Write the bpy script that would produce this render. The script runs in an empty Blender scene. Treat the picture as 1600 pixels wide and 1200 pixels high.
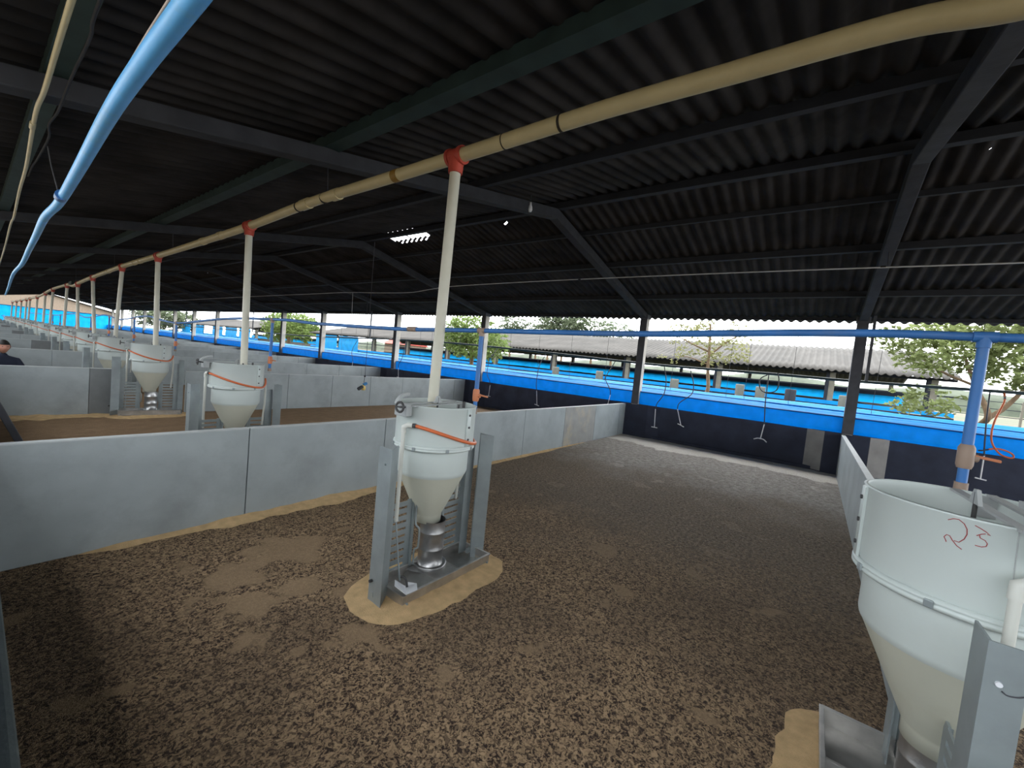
import bpy, bmesh, math, random
from math import sin, cos, pi, radians, atan2, sqrt
from mathutils import Vector, Matrix, noise as mnoise

random.seed(11)
SC = bpy.context.scene
COL = SC.collection

# ------------------------------------------------------------------ helpers
def tag(o, label=None, cat=None, group=None, kind=None):
    if label: o['label'] = label
    if cat: o['category'] = cat
    if group: o['group'] = group
    if kind: o['kind'] = kind
    return o

def empty(name, loc=(0, 0, 0), rz=0.0):
    o = bpy.data.objects.new(name, None)
    COL.objects.link(o)
    o.location = loc
    o.rotation_euler = (0, 0, rz)
    o.empty_display_size = 0.1
    return o

def copy_tree(o, parent=None):
    c = o.copy()
    COL.objects.link(c)
    c.parent = parent
    for ch in list(o.children):
        copy_tree(ch, c)
    return c

class MB:
    """collects geometry for ONE mesh object"""
    def __init__(self):
        self.v = []; self.f = []; self.s = []
    def add(self, vs, fs, smooth=False):
        b = len(self.v)
        self.v += [tuple(p) for p in vs]
        for f in fs:
            self.f.append(tuple(i + b for i in f)); self.s.append(smooth)
        return self
    def box(self, x0, x1, y0, y1, z0, z1):
        vs = [(x0,y0,z0),(x1,y0,z0),(x1,y1,z0),(x0,y1,z0),(x0,y0,z1),(x1,y0,z1),(x1,y1,z1),(x0,y1,z1)]
        return self.add(vs, [(0,3,2,1),(4,5,6,7),(0,1,5,4),(1,2,6,5),(2,3,7,6),(3,0,4,7)])
    def obox(self, c, ax, ay, az, hx, hy, hz):
        c = Vector(c); ax = Vector(ax).normalized(); ay = Vector(ay).normalized(); az = Vector(az).normalized()
        vs = []
        for k in (-1, 1):
            for (i, j) in ((-1,-1),(1,-1),(1,1),(-1,1)):
                vs.append(c + ax*hx*i + ay*hy*j + az*hz*k)
        return self.add(vs, [(0,3,2,1),(4,5,6,7),(0,1,5,4),(1,2,6,5),(2,3,7,6),(3,0,4,7)])
    def beam(self, p, q, w, h, up=(0,0,1)):
        p = Vector(p); q = Vector(q); d = (q-p); L = d.length; d.normalize()
        s = d.cross(Vector(up)).normalized(); u = s.cross(d)
        return self.obox((p+q)/2, d, s, u, L/2, w/2, h/2)
    def tube(self, pts, r, n=12, cap=True, radii=None):
        pts = [Vector(p) for p in pts]
        m = len(pts); vs = []; fs = []
        t0 = (pts[1]-pts[0]).normalized()
        ref = Vector((0,0,1)) if abs(t0.z) < .9 else Vector((1,0,0))
        nrm = t0.cross(ref).normalized()
        for i in range(m):
            if i == 0: t = (pts[1]-pts[0]).normalized()
            elif i == m-1: t = (pts[-1]-pts[-2]).normalized()
            else: t = ((pts[i+1]-pts[i]).normalized() + (pts[i]-pts[i-1]).normalized()).normalized()
            nrm = (nrm - t*nrm.dot(t)).normalized()
            b = t.cross(nrm)
            rr = radii[i] if radii else r
            for k in range(n):
                a = 2*pi*k/n
                vs.append(pts[i] + nrm*cos(a)*rr + b*sin(a)*rr)
        for i in range(m-1):
            for k in range(n):
                k2 = (k+1) % n
                fs.append((i*n+k, i*n+k2, (i+1)*n+k2, (i+1)*n+k))
        self.add(vs, fs, True)
        if cap:
            self.add(vs[:n], [tuple(range(n-1,-1,-1))])
            self.add(vs[-n:], [tuple(range(n))])
        return self
    def lathe(self, prof, n=40, a0=0.0, a1=2*pi, c=(0,0,0), smooth=True):
        full = abs(a1-a0-2*pi) < 1e-6
        cols = n if full else n+1
        vs = []; fs = []
        for (r, z) in prof:
            for k in range(cols):
                a = a0 + (a1-a0)*k/n
                vs.append((c[0]+r*cos(a), c[1]+r*sin(a), c[2]+z))
        for i in range(len(prof)-1):
            for k in range(n):
                k2 = (k+1) % cols
                fs.append((i*cols+k, i*cols+k2, (i+1)*cols+k2, (i+1)*cols+k))
        return self.add(vs, fs, smooth)
    def prism_y(self, poly, y0, y1):
        n = len(poly)
        vs = [(x, y0, z) for x, z in poly] + [(x, y1, z) for x, z in poly]
        fs = [(i, (i+1) % n, n+(i+1) % n, n+i) for i in range(n)]
        fs.append(tuple(range(n-1, -1, -1))); fs.append(tuple(range(n, 2*n)))
        return self.add(vs, fs)
    def prism_z(self, poly, z0, z1):
        n = len(poly)
        vs = [(x, y, z0) for x, y in poly] + [(x, y, z1) for x, y in poly]
        fs = [(i, (i+1) % n, n+(i+1) % n, n+i) for i in range(n)]
        fs.append(tuple(range(n-1, -1, -1))); fs.append(tuple(range(n, 2*n)))
        return self.add(vs, fs)
    def build(self, name, mat, parent=None, bevel=0.0, loc=None, fix=True):
        me = bpy.data.meshes.new(name)
        me.from_pydata(self.v, [], self.f)
        me.polygons.foreach_set('use_smooth', self.s)
        if fix:
            bm = bmesh.new(); bm.from_mesh(me)
            bmesh.ops.recalc_face_normals(bm, faces=bm.faces)
            bm.to_mesh(me); bm.free()
        me.update()
        me.materials.append(mat)
        o = bpy.data.objects.new(name, me)
        COL.objects.link(o)
        if parent: o.parent = parent
        if loc: o.location = loc
        if bevel:
            m = o.modifiers.new('bevel', 'BEVEL'); m.width = bevel; m.segments = 2; m.limit_method = 'ANGLE'
        return o

def spline(pts, k=8):
    """Catmull-Rom through the points"""
    P = [Vector(p) for p in pts]
    P = [P[0]*2-P[1]] + P + [P[-1]*2-P[-2]]
    out = []
    for i in range(1, len(P)-2):
        for j in range(k):
            t = j/k
            a, b, c, d = P[i-1], P[i], P[i+1], P[i+2]
            out.append(0.5*((2*b)+(c-a)*t+(2*a-5*b+4*c-d)*t*t+(3*b-a-3*c+d)*t**3))
    out.append(P[-2])
    return out

# ------------------------------------------------------------------ materials
def lin(c):
    return tuple(((x/255)/12.92 if x/255 <= .04045 else ((x/255+.055)/1.055)**2.4) for x in c) + (1,)

def mat(name, rgb, rough=.6, metal=0.0, var=.12, scale=6.0, bump=0.0, bscale=40.0, spec=.3, dirt=None, dirt_amt=.0, trans=0.0):
    """principled with procedural unevenness; rgb is linear albedo"""
    m = bpy.data.materials.new(name); m.use_nodes = True
    nt = m.node_tree; N = nt.nodes; L = nt.links
    b = N['Principled BSDF']; out = N['Material Output']
    tc = N.new('ShaderNodeTexCoord')
    n1 = N.new('ShaderNodeTexNoise'); n1.inputs['Scale'].default_value = scale; n1.inputs['Detail'].default_value = 6
    L.new(tc.outputs['Object'], n1.inputs['Vector'])
    r = N.new('ShaderNodeMapRange'); r.inputs['From Min'].default_value = .3; r.inputs['From Max'].default_value = .7
    r.inputs['To Min'].default_value = 1-var; r.inputs['To Max'].default_value = 1+var
    L.new(n1.outputs['Fac'], r.inputs['Value'])
    mul = N.new('ShaderNodeVectorMath'); mul.operation = 'SCALE'
    mul.inputs[0].default_value = rgb[:3]
    L.new(r.outputs['Result'], mul.inputs['Scale'])
    colout = mul.outputs['Vector']
    if dirt:
        n2 = N.new('ShaderNodeTexNoise'); n2.inputs['Scale'].default_value = scale*.6; n2.inputs['Detail'].default_value = 8
        n2.inputs['Roughness'].default_value = .7
        L.new(tc.outputs['Object'], n2.inputs['Vector'])
        r2 = N.new('ShaderNodeMapRange'); r2.inputs['From Min'].default_value = .5; r2.inputs['From Max'].default_value = .72
        r2.inputs['To Max'].default_value = dirt_amt
        L.new(n2.outputs['Fac'], r2.inputs['Value'])
        mx = N.new('ShaderNodeMix'); mx.data_type = 'RGBA'
        L.new(r2.outputs['Result'], mx.inputs['Factor'])
        L.new(colout, mx.inputs['A']); mx.inputs['B'].default_value = tuple(dirt[:3])+(1,)
        colout = mx.outputs['Result']
    L.new(colout, b.inputs['Base Color'])
    b.inputs['Roughness'].default_value = rough
    b.inputs['Metallic'].default_value = metal
    b.inputs['Specular IOR Level'].default_value = spec
    if bump:
        n3 = N.new('ShaderNodeTexNoise'); n3.inputs['Scale'].default_value = bscale; n3.inputs['Detail'].default_value = 5
        L.new(tc.outputs['Object'], n3.inputs['Vector'])
        bp = N.new('ShaderNodeBump'); bp.inputs['Strength'].default_value = bump; bp.inputs['Distance'].default_value = .01
        L.new(n3.outputs['Fac'], bp.inputs['Height']); L.new(bp.outputs['Normal'], b.inputs['Normal'])
    if trans:
        tr = N.new('ShaderNodeBsdfTranslucent'); L.new(colout, tr.inputs['Color'])
        ms = N.new('ShaderNodeMixShader'); ms.inputs['Fac'].default_value = trans
        L.new(b.outputs['BSDF'], ms.inputs[1]); L.new(tr.outputs['BSDF'], ms.inputs[2])
        L.new(ms.outputs['Shader'], out.inputs['Surface'])
    return m

M = {}
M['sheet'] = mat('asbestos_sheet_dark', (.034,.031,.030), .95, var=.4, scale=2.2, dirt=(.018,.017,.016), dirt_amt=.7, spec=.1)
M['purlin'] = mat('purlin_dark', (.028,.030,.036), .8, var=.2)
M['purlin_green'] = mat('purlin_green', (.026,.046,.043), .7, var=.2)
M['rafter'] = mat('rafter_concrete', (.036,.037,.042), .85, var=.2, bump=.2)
M['post'] = mat('post_concrete_beige', (.50,.46,.40), .85, var=.12, bump=.2)
M['post_dark'] = mat('charcoal_shade_and_parts', (.075,.078,.09), .7, var=.15)  # post shade put into colour; also caps and dark bars
M['wall_dark'] = mat('wall_paint_navy', (.036,.042,.068), .75, var=.2, scale=3, bump=.3, bscale=25)
M['plaster_grey'] = mat('plaster_grey', (.30,.29,.28), .85, var=.15, scale=4)
M['wall_left'] = mat('near_wall_grey', (.060,.074,.074), .8, var=.15, bump=.3)
M['panel'] = mat('pen_panel_grey', (.37,.415,.425), .5, var=.10, scale=2.5, bump=.25, bscale=7, spec=.35, dirt=(.17,.18,.18), dirt_amt=.35)
M['panel_dark'] = mat('pen_panel_darker', (.20,.215,.22), .55, var=.12, scale=2.5, bump=.25, bscale=7, dirt=(.12,.12,.12), dirt_amt=.4)
M['panel_stain'] = mat('pen_panel_stained', (.34,.345,.33), .55, var=.12, scale=4, bump=.25, bscale=9, dirt=(.55,.46,.30), dirt_amt=.75)
M['panel_cap'] = mat('pen_panel_top', (.50,.53,.53), .5, var=.08)
M['curtain'] = mat('curtain_blue', (.008,.42,.84), .45, var=.10, scale=5, trans=.62, bump=.3, bscale=12)
M['curtain_far'] = mat('tarpaulin_blue', (.008,.36,.80), .5, var=.15, scale=2, trans=.5)
M['curtain_blocker'] = mat('unseen_curtain_blocker', (.03,.13,.26), .6, var=.12)  # opaque cloth of the added near-side light blocker
M['hem'] = mat('curtain_hem', (.01,.10,.36), .5, trans=.2)
M['rope'] = mat('rope_pale', (.60,.60,.58), .8)
M['tan_cable'] = mat('cable_tan', (.50,.40,.33), .6)
M['wire'] = mat('wire_dark', (.05,.05,.055), .6)
M['pipe_cream'] = mat('pvc_cream', (.60,.51,.29), .4, var=.07, scale=3, dirt=(.36,.30,.17), dirt_amt=.35)
M['pipe_drop'] = mat('pvc_drop_ivory', (.60,.58,.48), .4, var=.07, scale=3, dirt=(.40,.37,.26), dirt_amt=.3)
M['tee_red'] = mat('tee_red', (.46,.07,.045), .5, var=.12)
M['tape'] = mat('tape_brown', (.30,.17,.03), .5)
M['strap_dark'] = mat('strap_black', (.03,.025,.02), .6)
M['blue_pipe'] = mat('pvc_blue', (.045,.17,.45), .4, var=.12, scale=5, dirt=(.14,.18,.24), dirt_amt=.5)
M['blue_pipe_big'] = mat('pvc_light_blue', (.13,.46,.86), .4, var=.1, scale=5, dirt=(.20,.38,.40), dirt_amt=.5)
M['pvc_brown'] = mat('pvc_fitting_brown', (.30,.22,.17), .5)
M['valve_orange'] = mat('valve_orange', (.52,.19,.09), .5)
M['rail'] = mat('rail_dark', (.035,.055,.06), .5)
M['conduit'] = mat('conduit_white', (.62,.62,.62), .5, var=.05)
M['hopper'] = mat('hopper_plastic_grey', (.56,.62,.60), .42, var=.04, scale=2, dirt=(.45,.47,.42), dirt_amt=.3, spec=.4)
M['cone'] = mat('hopper_cone_cream', (.56,.57,.48), .45, var=.05, scale=3, dirt=(.44,.42,.30), dirt_amt=.45, spec=.4)
M['white_pvc'] = mat('pvc_white', (.62,.63,.58), .4, var=.04)
M['hose'] = mat('hose_orange', (.62,.15,.055), .4, var=.08)
M['steel'] = mat('stainless_steel', (.46,.46,.46), .32, metal=.9, var=.12, scale=12, bump=.1, bscale=60)
M['steel_dark'] = mat('stainless_tray', (.50,.49,.47), .36, metal=.85, var=.2, scale=9)  # slightly lighter steel tone of the trays
M['galv'] = mat('galvanised_panel', (.33,.375,.385), .45, metal=.4, var=.14, scale=5, dirt=(.22,.24,.25), dirt_amt=.35)
M['adj'] = mat('adjuster_plastic_grey', (.38,.40,.40), .5, var=.08)
M['adj_dark'] = mat('adjuster_dark', (.06,.06,.06), .5)
M['paper'] = mat('tag_white', (.78,.80,.84), .7, var=.05)
M['red_ink'] = mat('marker_red', (.38,.06,.06), .6)
M['ink_dark'] = mat('scratch_dark', (.07,.07,.08), .6)
M['feed'] = mat('feed_meal', (.62,.435,.235), .95, var=.15, scale=14, bump=.8, bscale=160, spec=.05)
M['chrome'] = mat('drinker_metal', (.80,.80,.82), .4, metal=.2)
M['rubber'] = mat('hose_black', (.045,.05,.06), .5)
M['yellow'] = mat('toy_yellow', (.75,.55,.16), .5)
M['toy_blue'] = mat('toy_blue', (.05,.22,.5), .5)
M['skin'] = mat('skin', (.50,.24,.17), .55, var=.06)
M['hair'] = mat('hair_black', (.012,.010,.009), .6)
M['cloth'] = mat('clothing_navy', (.018,.022,.04), .85)
# outdoors
M['roof_out'] = mat('old_roof_grey', (.056,.052,.047), .9, var=.22, scale=.9, dirt=(.040,.040,.038), dirt_amt=.5)
M['soil'] = mat('yard_soil', (.12,.095,.06), .95, var=.2, scale=.5)
M['out_concrete'] = mat('yard_concrete', (.105,.10,.09), .9, var=.15, scale=1.5)
M['out_dark'] = mat('shade_and_dark_parts', (.018,.020,.028), .9)
M['out_post'] = mat('neighbour_post_beige', (.15,.14,.115), .9)
M['cream_wall'] = mat('cream_wall', (.21,.165,.125), .9)
M['drum'] = mat('drum_grey', (.085,.090,.080), .7)
M['red_roof'] = mat('red_roof', (.30,.06,.045), .8)
M['bark'] = mat('bark_tan', (.17,.115,.07), .95, var=.25, scale=8, bump=.5)
for nm, c in (('leaf_a', (.15,.205,.065)), ('leaf_b', (.18,.215,.085)), ('leaf_c', (.22,.22,.10)), ('leaf_d', (.115,.14,.085))):
    M[nm] = mat('foliage_'+nm[-1], c, .7, var=.45, scale=1.3, trans=.35, spec=.1)
M['far_tree'] = mat('foliage_far', (.060,.072,.050), .9, var=.3, scale=.4)

def litter_material():
    m = bpy.data.materials.new('litter_floor'); m.use_nodes = True
    nt = m.node_tree; N = nt.nodes; L = nt.links; b = N['Principled BSDF']
    geo = N.new('ShaderNodeNewGeometry')
    def nz(scale, detail=4, rough=.5, dist=0.0, vec=None):
        n = N.new('ShaderNodeTexNoise'); n.inputs['Scale'].default_value = scale; n.inputs['Detail'].default_value = detail
        n.inputs['Roughness'].default_value = rough; n.inputs['Distortion'].default_value = dist
        L.new(vec or geo.outputs['Position'], n.inputs['Vector']); return n.outputs['Fac']
    def rng(v, a, bb, c=0.0, d=1.0):
        r = N.new('ShaderNodeMapRange'); r.interpolation_type = 'SMOOTHSTEP'
        for k, x in (('From Min', a), ('From Max', bb), ('To Min', c), ('To Max', d)): r.inputs[k].default_value = x
        L.new(v, r.inputs['Value']); return r.outputs['Result']
    def op(o, a, c):
        q = N.new('ShaderNodeMath'); q.operation = o; q.use_clamp = False
        for i, x in enumerate((a, c)):
            if isinstance(x, (int, float)): q.inputs[i].default_value = x
            else: L.new(x, q.inputs[i])
        return q.outputs[0]
    def mix(f, a, c):
        q = N.new('ShaderNodeMix'); q.data_type = 'RGBA'; L.new(f, q.inputs['Factor'])
        for k, x in (('A', a), ('B', c)):
            if isinstance(x, tuple): q.inputs[k].default_value = x[:3]+(1,)
            else: L.new(x, q.inputs[k])
        return q.outputs['Result']
    sep = N.new('ShaderNodeSeparateXYZ'); L.new(geo.outputs['Position'], sep.inputs[0])
    X, Y = sep.outputs['X'], sep.outputs['Y']
    # chips of bedding: two scales of crisp noise
    chips = rng(nz(46, 2.5, .6, 1.3), .465, .53)
    chips2 = rng(nz(27, 3, .65, 1.6), .44, .56)
    chip = op('MULTIPLY', op('ADD', op('MULTIPLY', chips, 1.3), op('MULTIPLY', chips2, .7)), .5)
    tan = mix(nz(7, 4), (.36,.24,.14), (.58,.41,.25))
    dark = mix(nz(17, 4), (.024,.016,.013), (.075,.051,.040))
    bed = mix(chip, dark, tan)
    # darker trodden drifts across the pen
    drift = rng(nz(.50, 5, .62), .43, .60)
    wet = mix(rng(nz(44, 4, .75), .40, .60), (.034,.025,.020), (.17,.125,.088))
    bed = mix(op('MULTIPLY', drift, .42), bed, wet)
    # round soft patches of meal, denser toward the feeder side of the nearest partition
    dx = op('SUBTRACT', X, 1.45); dy = op('SUBTRACT', Y, 2.95)
    dd = op('SQRT', op('ADD', op('MULTIPLY', dx, dx), op('MULTIPLY', dy, dy)), 0)
    near = rng(dd, .35, 1.15, .13, 0)
    pn = op('ADD', nz(2.3, 3, .5), near)
    patch = rng(pn, .625, .665)
    pale = mix(nz(60, 4, .7), (.24,.165,.10), (.38,.27,.165))
    bed = mix(op('MULTIPLY', patch, .82), bed, pale)
    # browner, finer litter in the far half and greyer dung toward the dark wall
    fb_ = rng(op('ADD', X, op('MULTIPLY', nz(.7, 4), 2.5)), 4.2, 6.4)
    fine = mix(rng(nz(30, 5, .8), .38, .62), (.085,.066,.050), (.32,.26,.20))
    bed = mix(op('MULTIPLY', fb_, .7), bed, fine)
    gy = rng(op('ADD', X, op('MULTIPLY', nz(.9, 4), 3.0)), 7.4, 9.9)
    grey = mix(rng(nz(11, 6, .75), .36, .62), (.26,.24,.215), (.48,.445,.405))
    bed = mix(op('MULTIPLY', gy, .85), bed, grey)
    # bare concrete strip at the foot of the dark wall, ragged edge
    cs = rng(op('ADD', X, op('MULTIPLY', op('SUBTRACT', nz(1.6, 6, .65), .5), 1.6)), 9.66, 9.76)
    conc = mix(nz(3, 6, .7), (.60,.565,.51), (.74,.70,.63))
    bed = mix(cs, bed, conc)
    # brown pens further along are mostly smooth meal
    fp = rng(op('ADD', Y, op('MULTIPLY', nz(.8, 4), .6)), 4.3, 4.9)
    meal = mix(nz(5, 6, .65), (.17,.11,.065), (.40,.26,.15))
    bed = mix(op('MULTIPLY', fp, .9), bed, meal)
    L.new(bed, b.inputs['Base Color'])
    b.inputs['Roughness'].default_value = .9; b.inputs['Specular IOR Level'].default_value = .15
    bp = N.new('ShaderNodeBump'); bp.inputs['Strength'].default_value = .7; bp.inputs['Distance'].default_value = .02
    hs = op('MULTIPLY', op('SUBTRACT', 1.0, chip), op('SUBTRACT', 1.0, patch))
    L.new(op('ADD', hs, op('MULTIPLY', nz(90, 3), .5)), bp.inputs['Height']); L.new(bp.outputs['Normal'], b.inputs['Normal'])
    return m
M['litter'] = litter_material()

def grass_material():
    m = bpy.data.materials.new('field_grass'); m.use_nodes = True
    nt = m.node_tree; N = nt.nodes; L = nt.links; b = N['Principled BSDF']
    geo = N.new('ShaderNodeNewGeometry')
    n = N.new('ShaderNodeTexNoise'); n.inputs['Scale'].default_value = .12; n.inputs['Detail'].default_value = 8
    L.new(geo.outputs['Position'], n.inputs['Vector'])
    cr = N.new('ShaderNodeValToRGB')
    cr.color_ramp.elements[0].position = .38; cr.color_ramp.elements[0].color = (.038,.052,.018,1)
    cr.color_ramp.elements[1].position = .62; cr.color_ramp.elements[1].color = (.068,.054,.028,1)
    L.new(n.outputs['Fac'], cr.inputs['Fac']); L.new(cr.outputs['Color'], b.inputs['Base Color'])
    b.inputs['Roughness'].default_value = .95
    return m
M['grass'] = grass_material()

# ------------------------------------------------------------------ layout numbers (metres)
Y0, Y1 = -9.0, 75.0
RX, RZ = 5.95, 4.46                  # ridge of the roof sheet
EX, EZ = 11.6, 3.27                  # far eave
NX, NZ = -0.75, 3.02                 # near eave
def sheet_z(x):
    return RZ + (EZ-RZ)*(x-RX)/(EX-RX) if x >= RX else RZ + (NZ-RZ)*(RX-x)/(RX-NX)
FRAMES = [-5.4, -0.61, 3.88, 9.55, 14.45, 20.5, 24.9, 30.2, 35.3, 40.4, 45.5, 50.6, 55.7, 60.8, 65.9, 71.0]
PENS = [-0.55, 4.15, 10.3, 15.4, 20.9, 25.6, 30.6, 35.4, 40.6, 45.4, 50.4, 55.4, 60.4]
ORD = ['first','second','third','fourth','fifth','sixth','seventh','eighth','ninth','tenth','eleventh','twelfth','thirteenth','fourteenth','fifteenth','sixteenth','seventeenth']

# ------------------------------------------------------------------ floor and low walls
fl = MB()
fl.add([(-.1,Y0,0),(11.05,Y0,0),(11.05,Y1,0),(-.1,Y1,0)], [(0,1,2,3)])
tag(fl.build('floor', M['litter']), 'brown bedding-covered floor of the pig pens', 'floor', kind='structure')

w = MB().box(-.16, .072, Y0, Y1, 0, .87)
tag(w.build('wall_left', M['wall_left'], bevel=.012), 'low grey-green wall at the near side of the pens', 'wall', kind='structure')
w = MB()
w.box(11.0, 11.16, Y0, Y1, 0, .885); w.box(10.93, 11.0, Y0, Y1, 0, .075)
tag(w.build('wall_right', M['wall_dark'], bevel=.01), 'low dark navy wall with a base ledge under the blue curtain', 'wall', kind='structure')

# ------------------------------------------------------------------ roof
def roof_slope(xa, za, xb, zb, xs_extra, holes, y0=Y0, y1=Y1, lam=.177, amp=.026, sub=8, nx=9):
    ny = int((y1-y0)/lam*sub)
    xs = sorted(set([xa+(xb-xa)*i/nx for i in range(nx+1)] + xs_extra))
    b = MB(); vs = []
    for x in xs:
        zc = za+(zb-za)*(x-xa)/(xb-xa)
        for j in range(ny+1):
            y = y0+(y1-y0)*j/ny
            vs.append((x, y, zc+amp*cos(2*pi*(y-y0)/lam)))
    fs = []
    st = ny+1
    for i in range(len(xs)-1):
        xm = (xs[i]+xs[i+1])/2
        for j in range(ny):
            ym = y0+(y1-y0)*(j+.5)/ny
            if any(h[0] < xm < h[1] and h[2] < ym < h[3] for h in holes):
                continue
            fs.append((i*st+j, (i+1)*st+j, (i+1)*st+j+1, i*st+j+1))
    b.add(vs, fs, True)
    return b
holes_far = [(6.10,6.36,7.45,8.06),(6.10,6.36,8.10,8.75),(6.42,6.46,7.6,8.6)]
for k in range(6):
    yk = 7.60+k*.177
    holes_far.append((5.99,6.04,yk,yk+.08))
for (hx, hy, s) in ((6.47,22.59,.13),(6.31,5.22,.05),(6.28,4.03,.022),(6.19,2.12,.022),(8.84,2.83,.03),(6.32,-1.15,.022)):
    holes_far.append((hx-s/2, hx+s/2, hy-s*.6, hy+s*.6))
ex = [v for h in holes_far for v in (h[0], h[1])]
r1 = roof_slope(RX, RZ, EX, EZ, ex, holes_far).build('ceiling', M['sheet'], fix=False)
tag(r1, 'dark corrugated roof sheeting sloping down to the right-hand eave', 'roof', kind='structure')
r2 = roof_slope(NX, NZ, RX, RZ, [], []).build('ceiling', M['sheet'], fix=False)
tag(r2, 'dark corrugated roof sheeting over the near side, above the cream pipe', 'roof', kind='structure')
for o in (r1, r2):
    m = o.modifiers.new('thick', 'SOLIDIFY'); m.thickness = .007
rc = MB().prism_y([(RX-.22, RZ-.02+.03), (RX, RZ+.045), (RX+.05, RZ+.045), (RX+.05, RZ+.06), (RX, RZ+.07), (RX-.25, RZ+.0)], Y0, Y1)
tag(rc.build('ceiling_ridge_cap', M['sheet']), 'ridge capping along the top of the dark roof', 'roof ridge', kind='structure')

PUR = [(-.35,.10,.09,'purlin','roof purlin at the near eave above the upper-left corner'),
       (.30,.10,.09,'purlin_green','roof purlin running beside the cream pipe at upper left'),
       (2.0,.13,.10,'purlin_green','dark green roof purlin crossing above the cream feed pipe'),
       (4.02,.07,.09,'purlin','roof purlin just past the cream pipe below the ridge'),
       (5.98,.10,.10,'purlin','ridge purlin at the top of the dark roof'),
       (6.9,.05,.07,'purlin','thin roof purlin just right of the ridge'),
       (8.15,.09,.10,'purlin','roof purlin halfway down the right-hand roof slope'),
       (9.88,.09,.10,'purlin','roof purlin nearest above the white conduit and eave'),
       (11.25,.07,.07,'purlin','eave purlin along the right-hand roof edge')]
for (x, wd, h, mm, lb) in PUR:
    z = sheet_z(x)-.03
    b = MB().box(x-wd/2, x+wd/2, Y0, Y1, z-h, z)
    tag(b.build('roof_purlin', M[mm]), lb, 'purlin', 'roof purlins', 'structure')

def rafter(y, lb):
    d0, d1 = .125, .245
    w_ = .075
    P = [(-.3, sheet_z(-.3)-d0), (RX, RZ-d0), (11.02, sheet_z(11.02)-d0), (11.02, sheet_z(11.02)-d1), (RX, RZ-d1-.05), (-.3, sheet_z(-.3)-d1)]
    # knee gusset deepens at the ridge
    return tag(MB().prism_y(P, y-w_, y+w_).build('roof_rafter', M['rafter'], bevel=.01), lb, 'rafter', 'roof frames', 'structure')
for i, y in enumerate(FRAMES):
    if i == 0: lb = 'concrete roof rafter behind the viewer, rightmost of the frames'
    elif i == 1: lb = 'concrete roof rafter coming down to the right at the post by the numbered feeder'
    elif i == 2: lb = 'concrete roof rafter crossing the whole roof to the post beyond the middle feeder'
    else: lb = 'concrete roof rafter, %s frame counted from the nearest' % ORD[i-1]
    rafter(y, lb)

def column(y, lb):
    e = empty('roof_post', (10.95, y, 0))
    tag(e, lb, 'post', 'posts along the blue curtain', 'structure')
    top = sheet_z(10.95)-.22
    MB().box(-.10, .12, -.085, .085, .86, top).build('shaft', M['post'], e, bevel=.008)
    MB().box(-.112, -.09, -.09, .09, .87, top-.01).build('shade_face', M['post_dark'], e)  # dark front and side skins stand for shade on the post
    MB().box(-.10, .10, .083, .092, .87, top-.01).build('shade_side', M['post_dark'], e)
    MB().box(-.14, .13, -.11, .11, top-.02, top+.09).build('cap', M['post_dark'], e, bevel=.006)
    # trapezoidal pilaster at the foot, raw plaster on its slanting flanks, coloured dark for shade on farther posts
    MB().prism_z([(.06,-.66),(.06,.66),(-.09,.36),(-.09,-.36)], 0, .872).build('foot', M['wall_dark'], e)
    for s in (-1, 1):
        b = MB(); q = [(.055,.665*s),(-.092,.365*s)]
        n = Vector((.3*1, .15*1, 0))
        b.add([(q[0][0],q[0][1],.02),(q[1][0],q[1][1],.02),(q[1][0],q[1][1],.868),(q[0][0],q[0][1],.868),
               (q[0][0]-.004,q[0][1]+.006*s,.02),(q[1][0]-.004,q[1][1]+.006*s,.02),(q[1][0]-.004,q[1][1]+.006*s,.868),(q[0][0]-.004,q[0][1]+.006*s,.868)],
              [(0,1,2,3),(4,5,6,7),(0,1,5,4),(1,2,6,5),(2,3,7,6),(3,0,4,7)])
        fo = b.build('plaster_flank', M['plaster_grey'] if y < 0 else M['wall_dark'], e)
        if y < 0: fo['label'] = 'bare grey plaster flank'
    return e
for i, y in enumerate(FRAMES):
    if i == 0: continue
    lb = {1: 'dark post nearest the viewer, behind the numbered feeder', 2: 'dark post at the end of the nearest grey partition',
          3: 'post beside the blue drop pipe of the middle feeder'}.get(i, 'post with beige side, %s along the curtain from the nearest' % ORD[i-1])
    column(y, lb)

# ------------------------------------------------------------------ pen partitions
segw1 = [.075,1.58,3.07,4.56,6.05,7.53,8.99,10.48,10.95]
def partition(y, runs, lb, mats=None):
    e = empty('pen_partition', (0, y, 0))
    tag(e, lb, 'pen partition', 'grey pen partitions', 'thing')
    t, top = .03, .842
    for cuts in runs:
        for x0, x1 in zip(cuts[:-1], cuts[1:]):
            mm = (mats or {}).get(x0, 'panel')
            o = MB().box(x0+.004, x1-.004, -t, t, 0.0, top).build('panel', M[mm], e, bevel=.004)
            if mm == 'panel_stain': o['label'] = 'panel stained beige with dried splashes'
            MB().box(x0+.004, x1-.004, -t-.002, t+.002, top-.003, top+.006).build('top_edge', M['panel_cap'], o)
    return e
partition(PENS[0], [[.075,1.5],[2.78,4.1,5.6,7.0,8.34,9.8,10.86]], 'grey pen partition running away behind the numbered feeder at right')
partition(PENS[1], [segw1], 'nearest grey pen partition, right behind the middle feeder', {7.53:'panel_stain'})
partition(PENS[2], [[.075,1.32,1.66],[2.70,3.6,4.72,5.85,7.01,8.15,9.3,10.42,10.95]], 'second grey pen partition, with a feeder standing in its gap', {1.32:'panel_dark'})
for i, y in enumerate(PENS[3:]):
    segs = [.075,1.3,2.6,3.9,5.1,6.4,7.7,9.0,10.0,10.95]
    partition(y, [segs], '%s grey pen partition counted from the nearest, far down the barn' % ORD[i+2], {1.3:'panel_dark'} if i % 2 else None)

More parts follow.
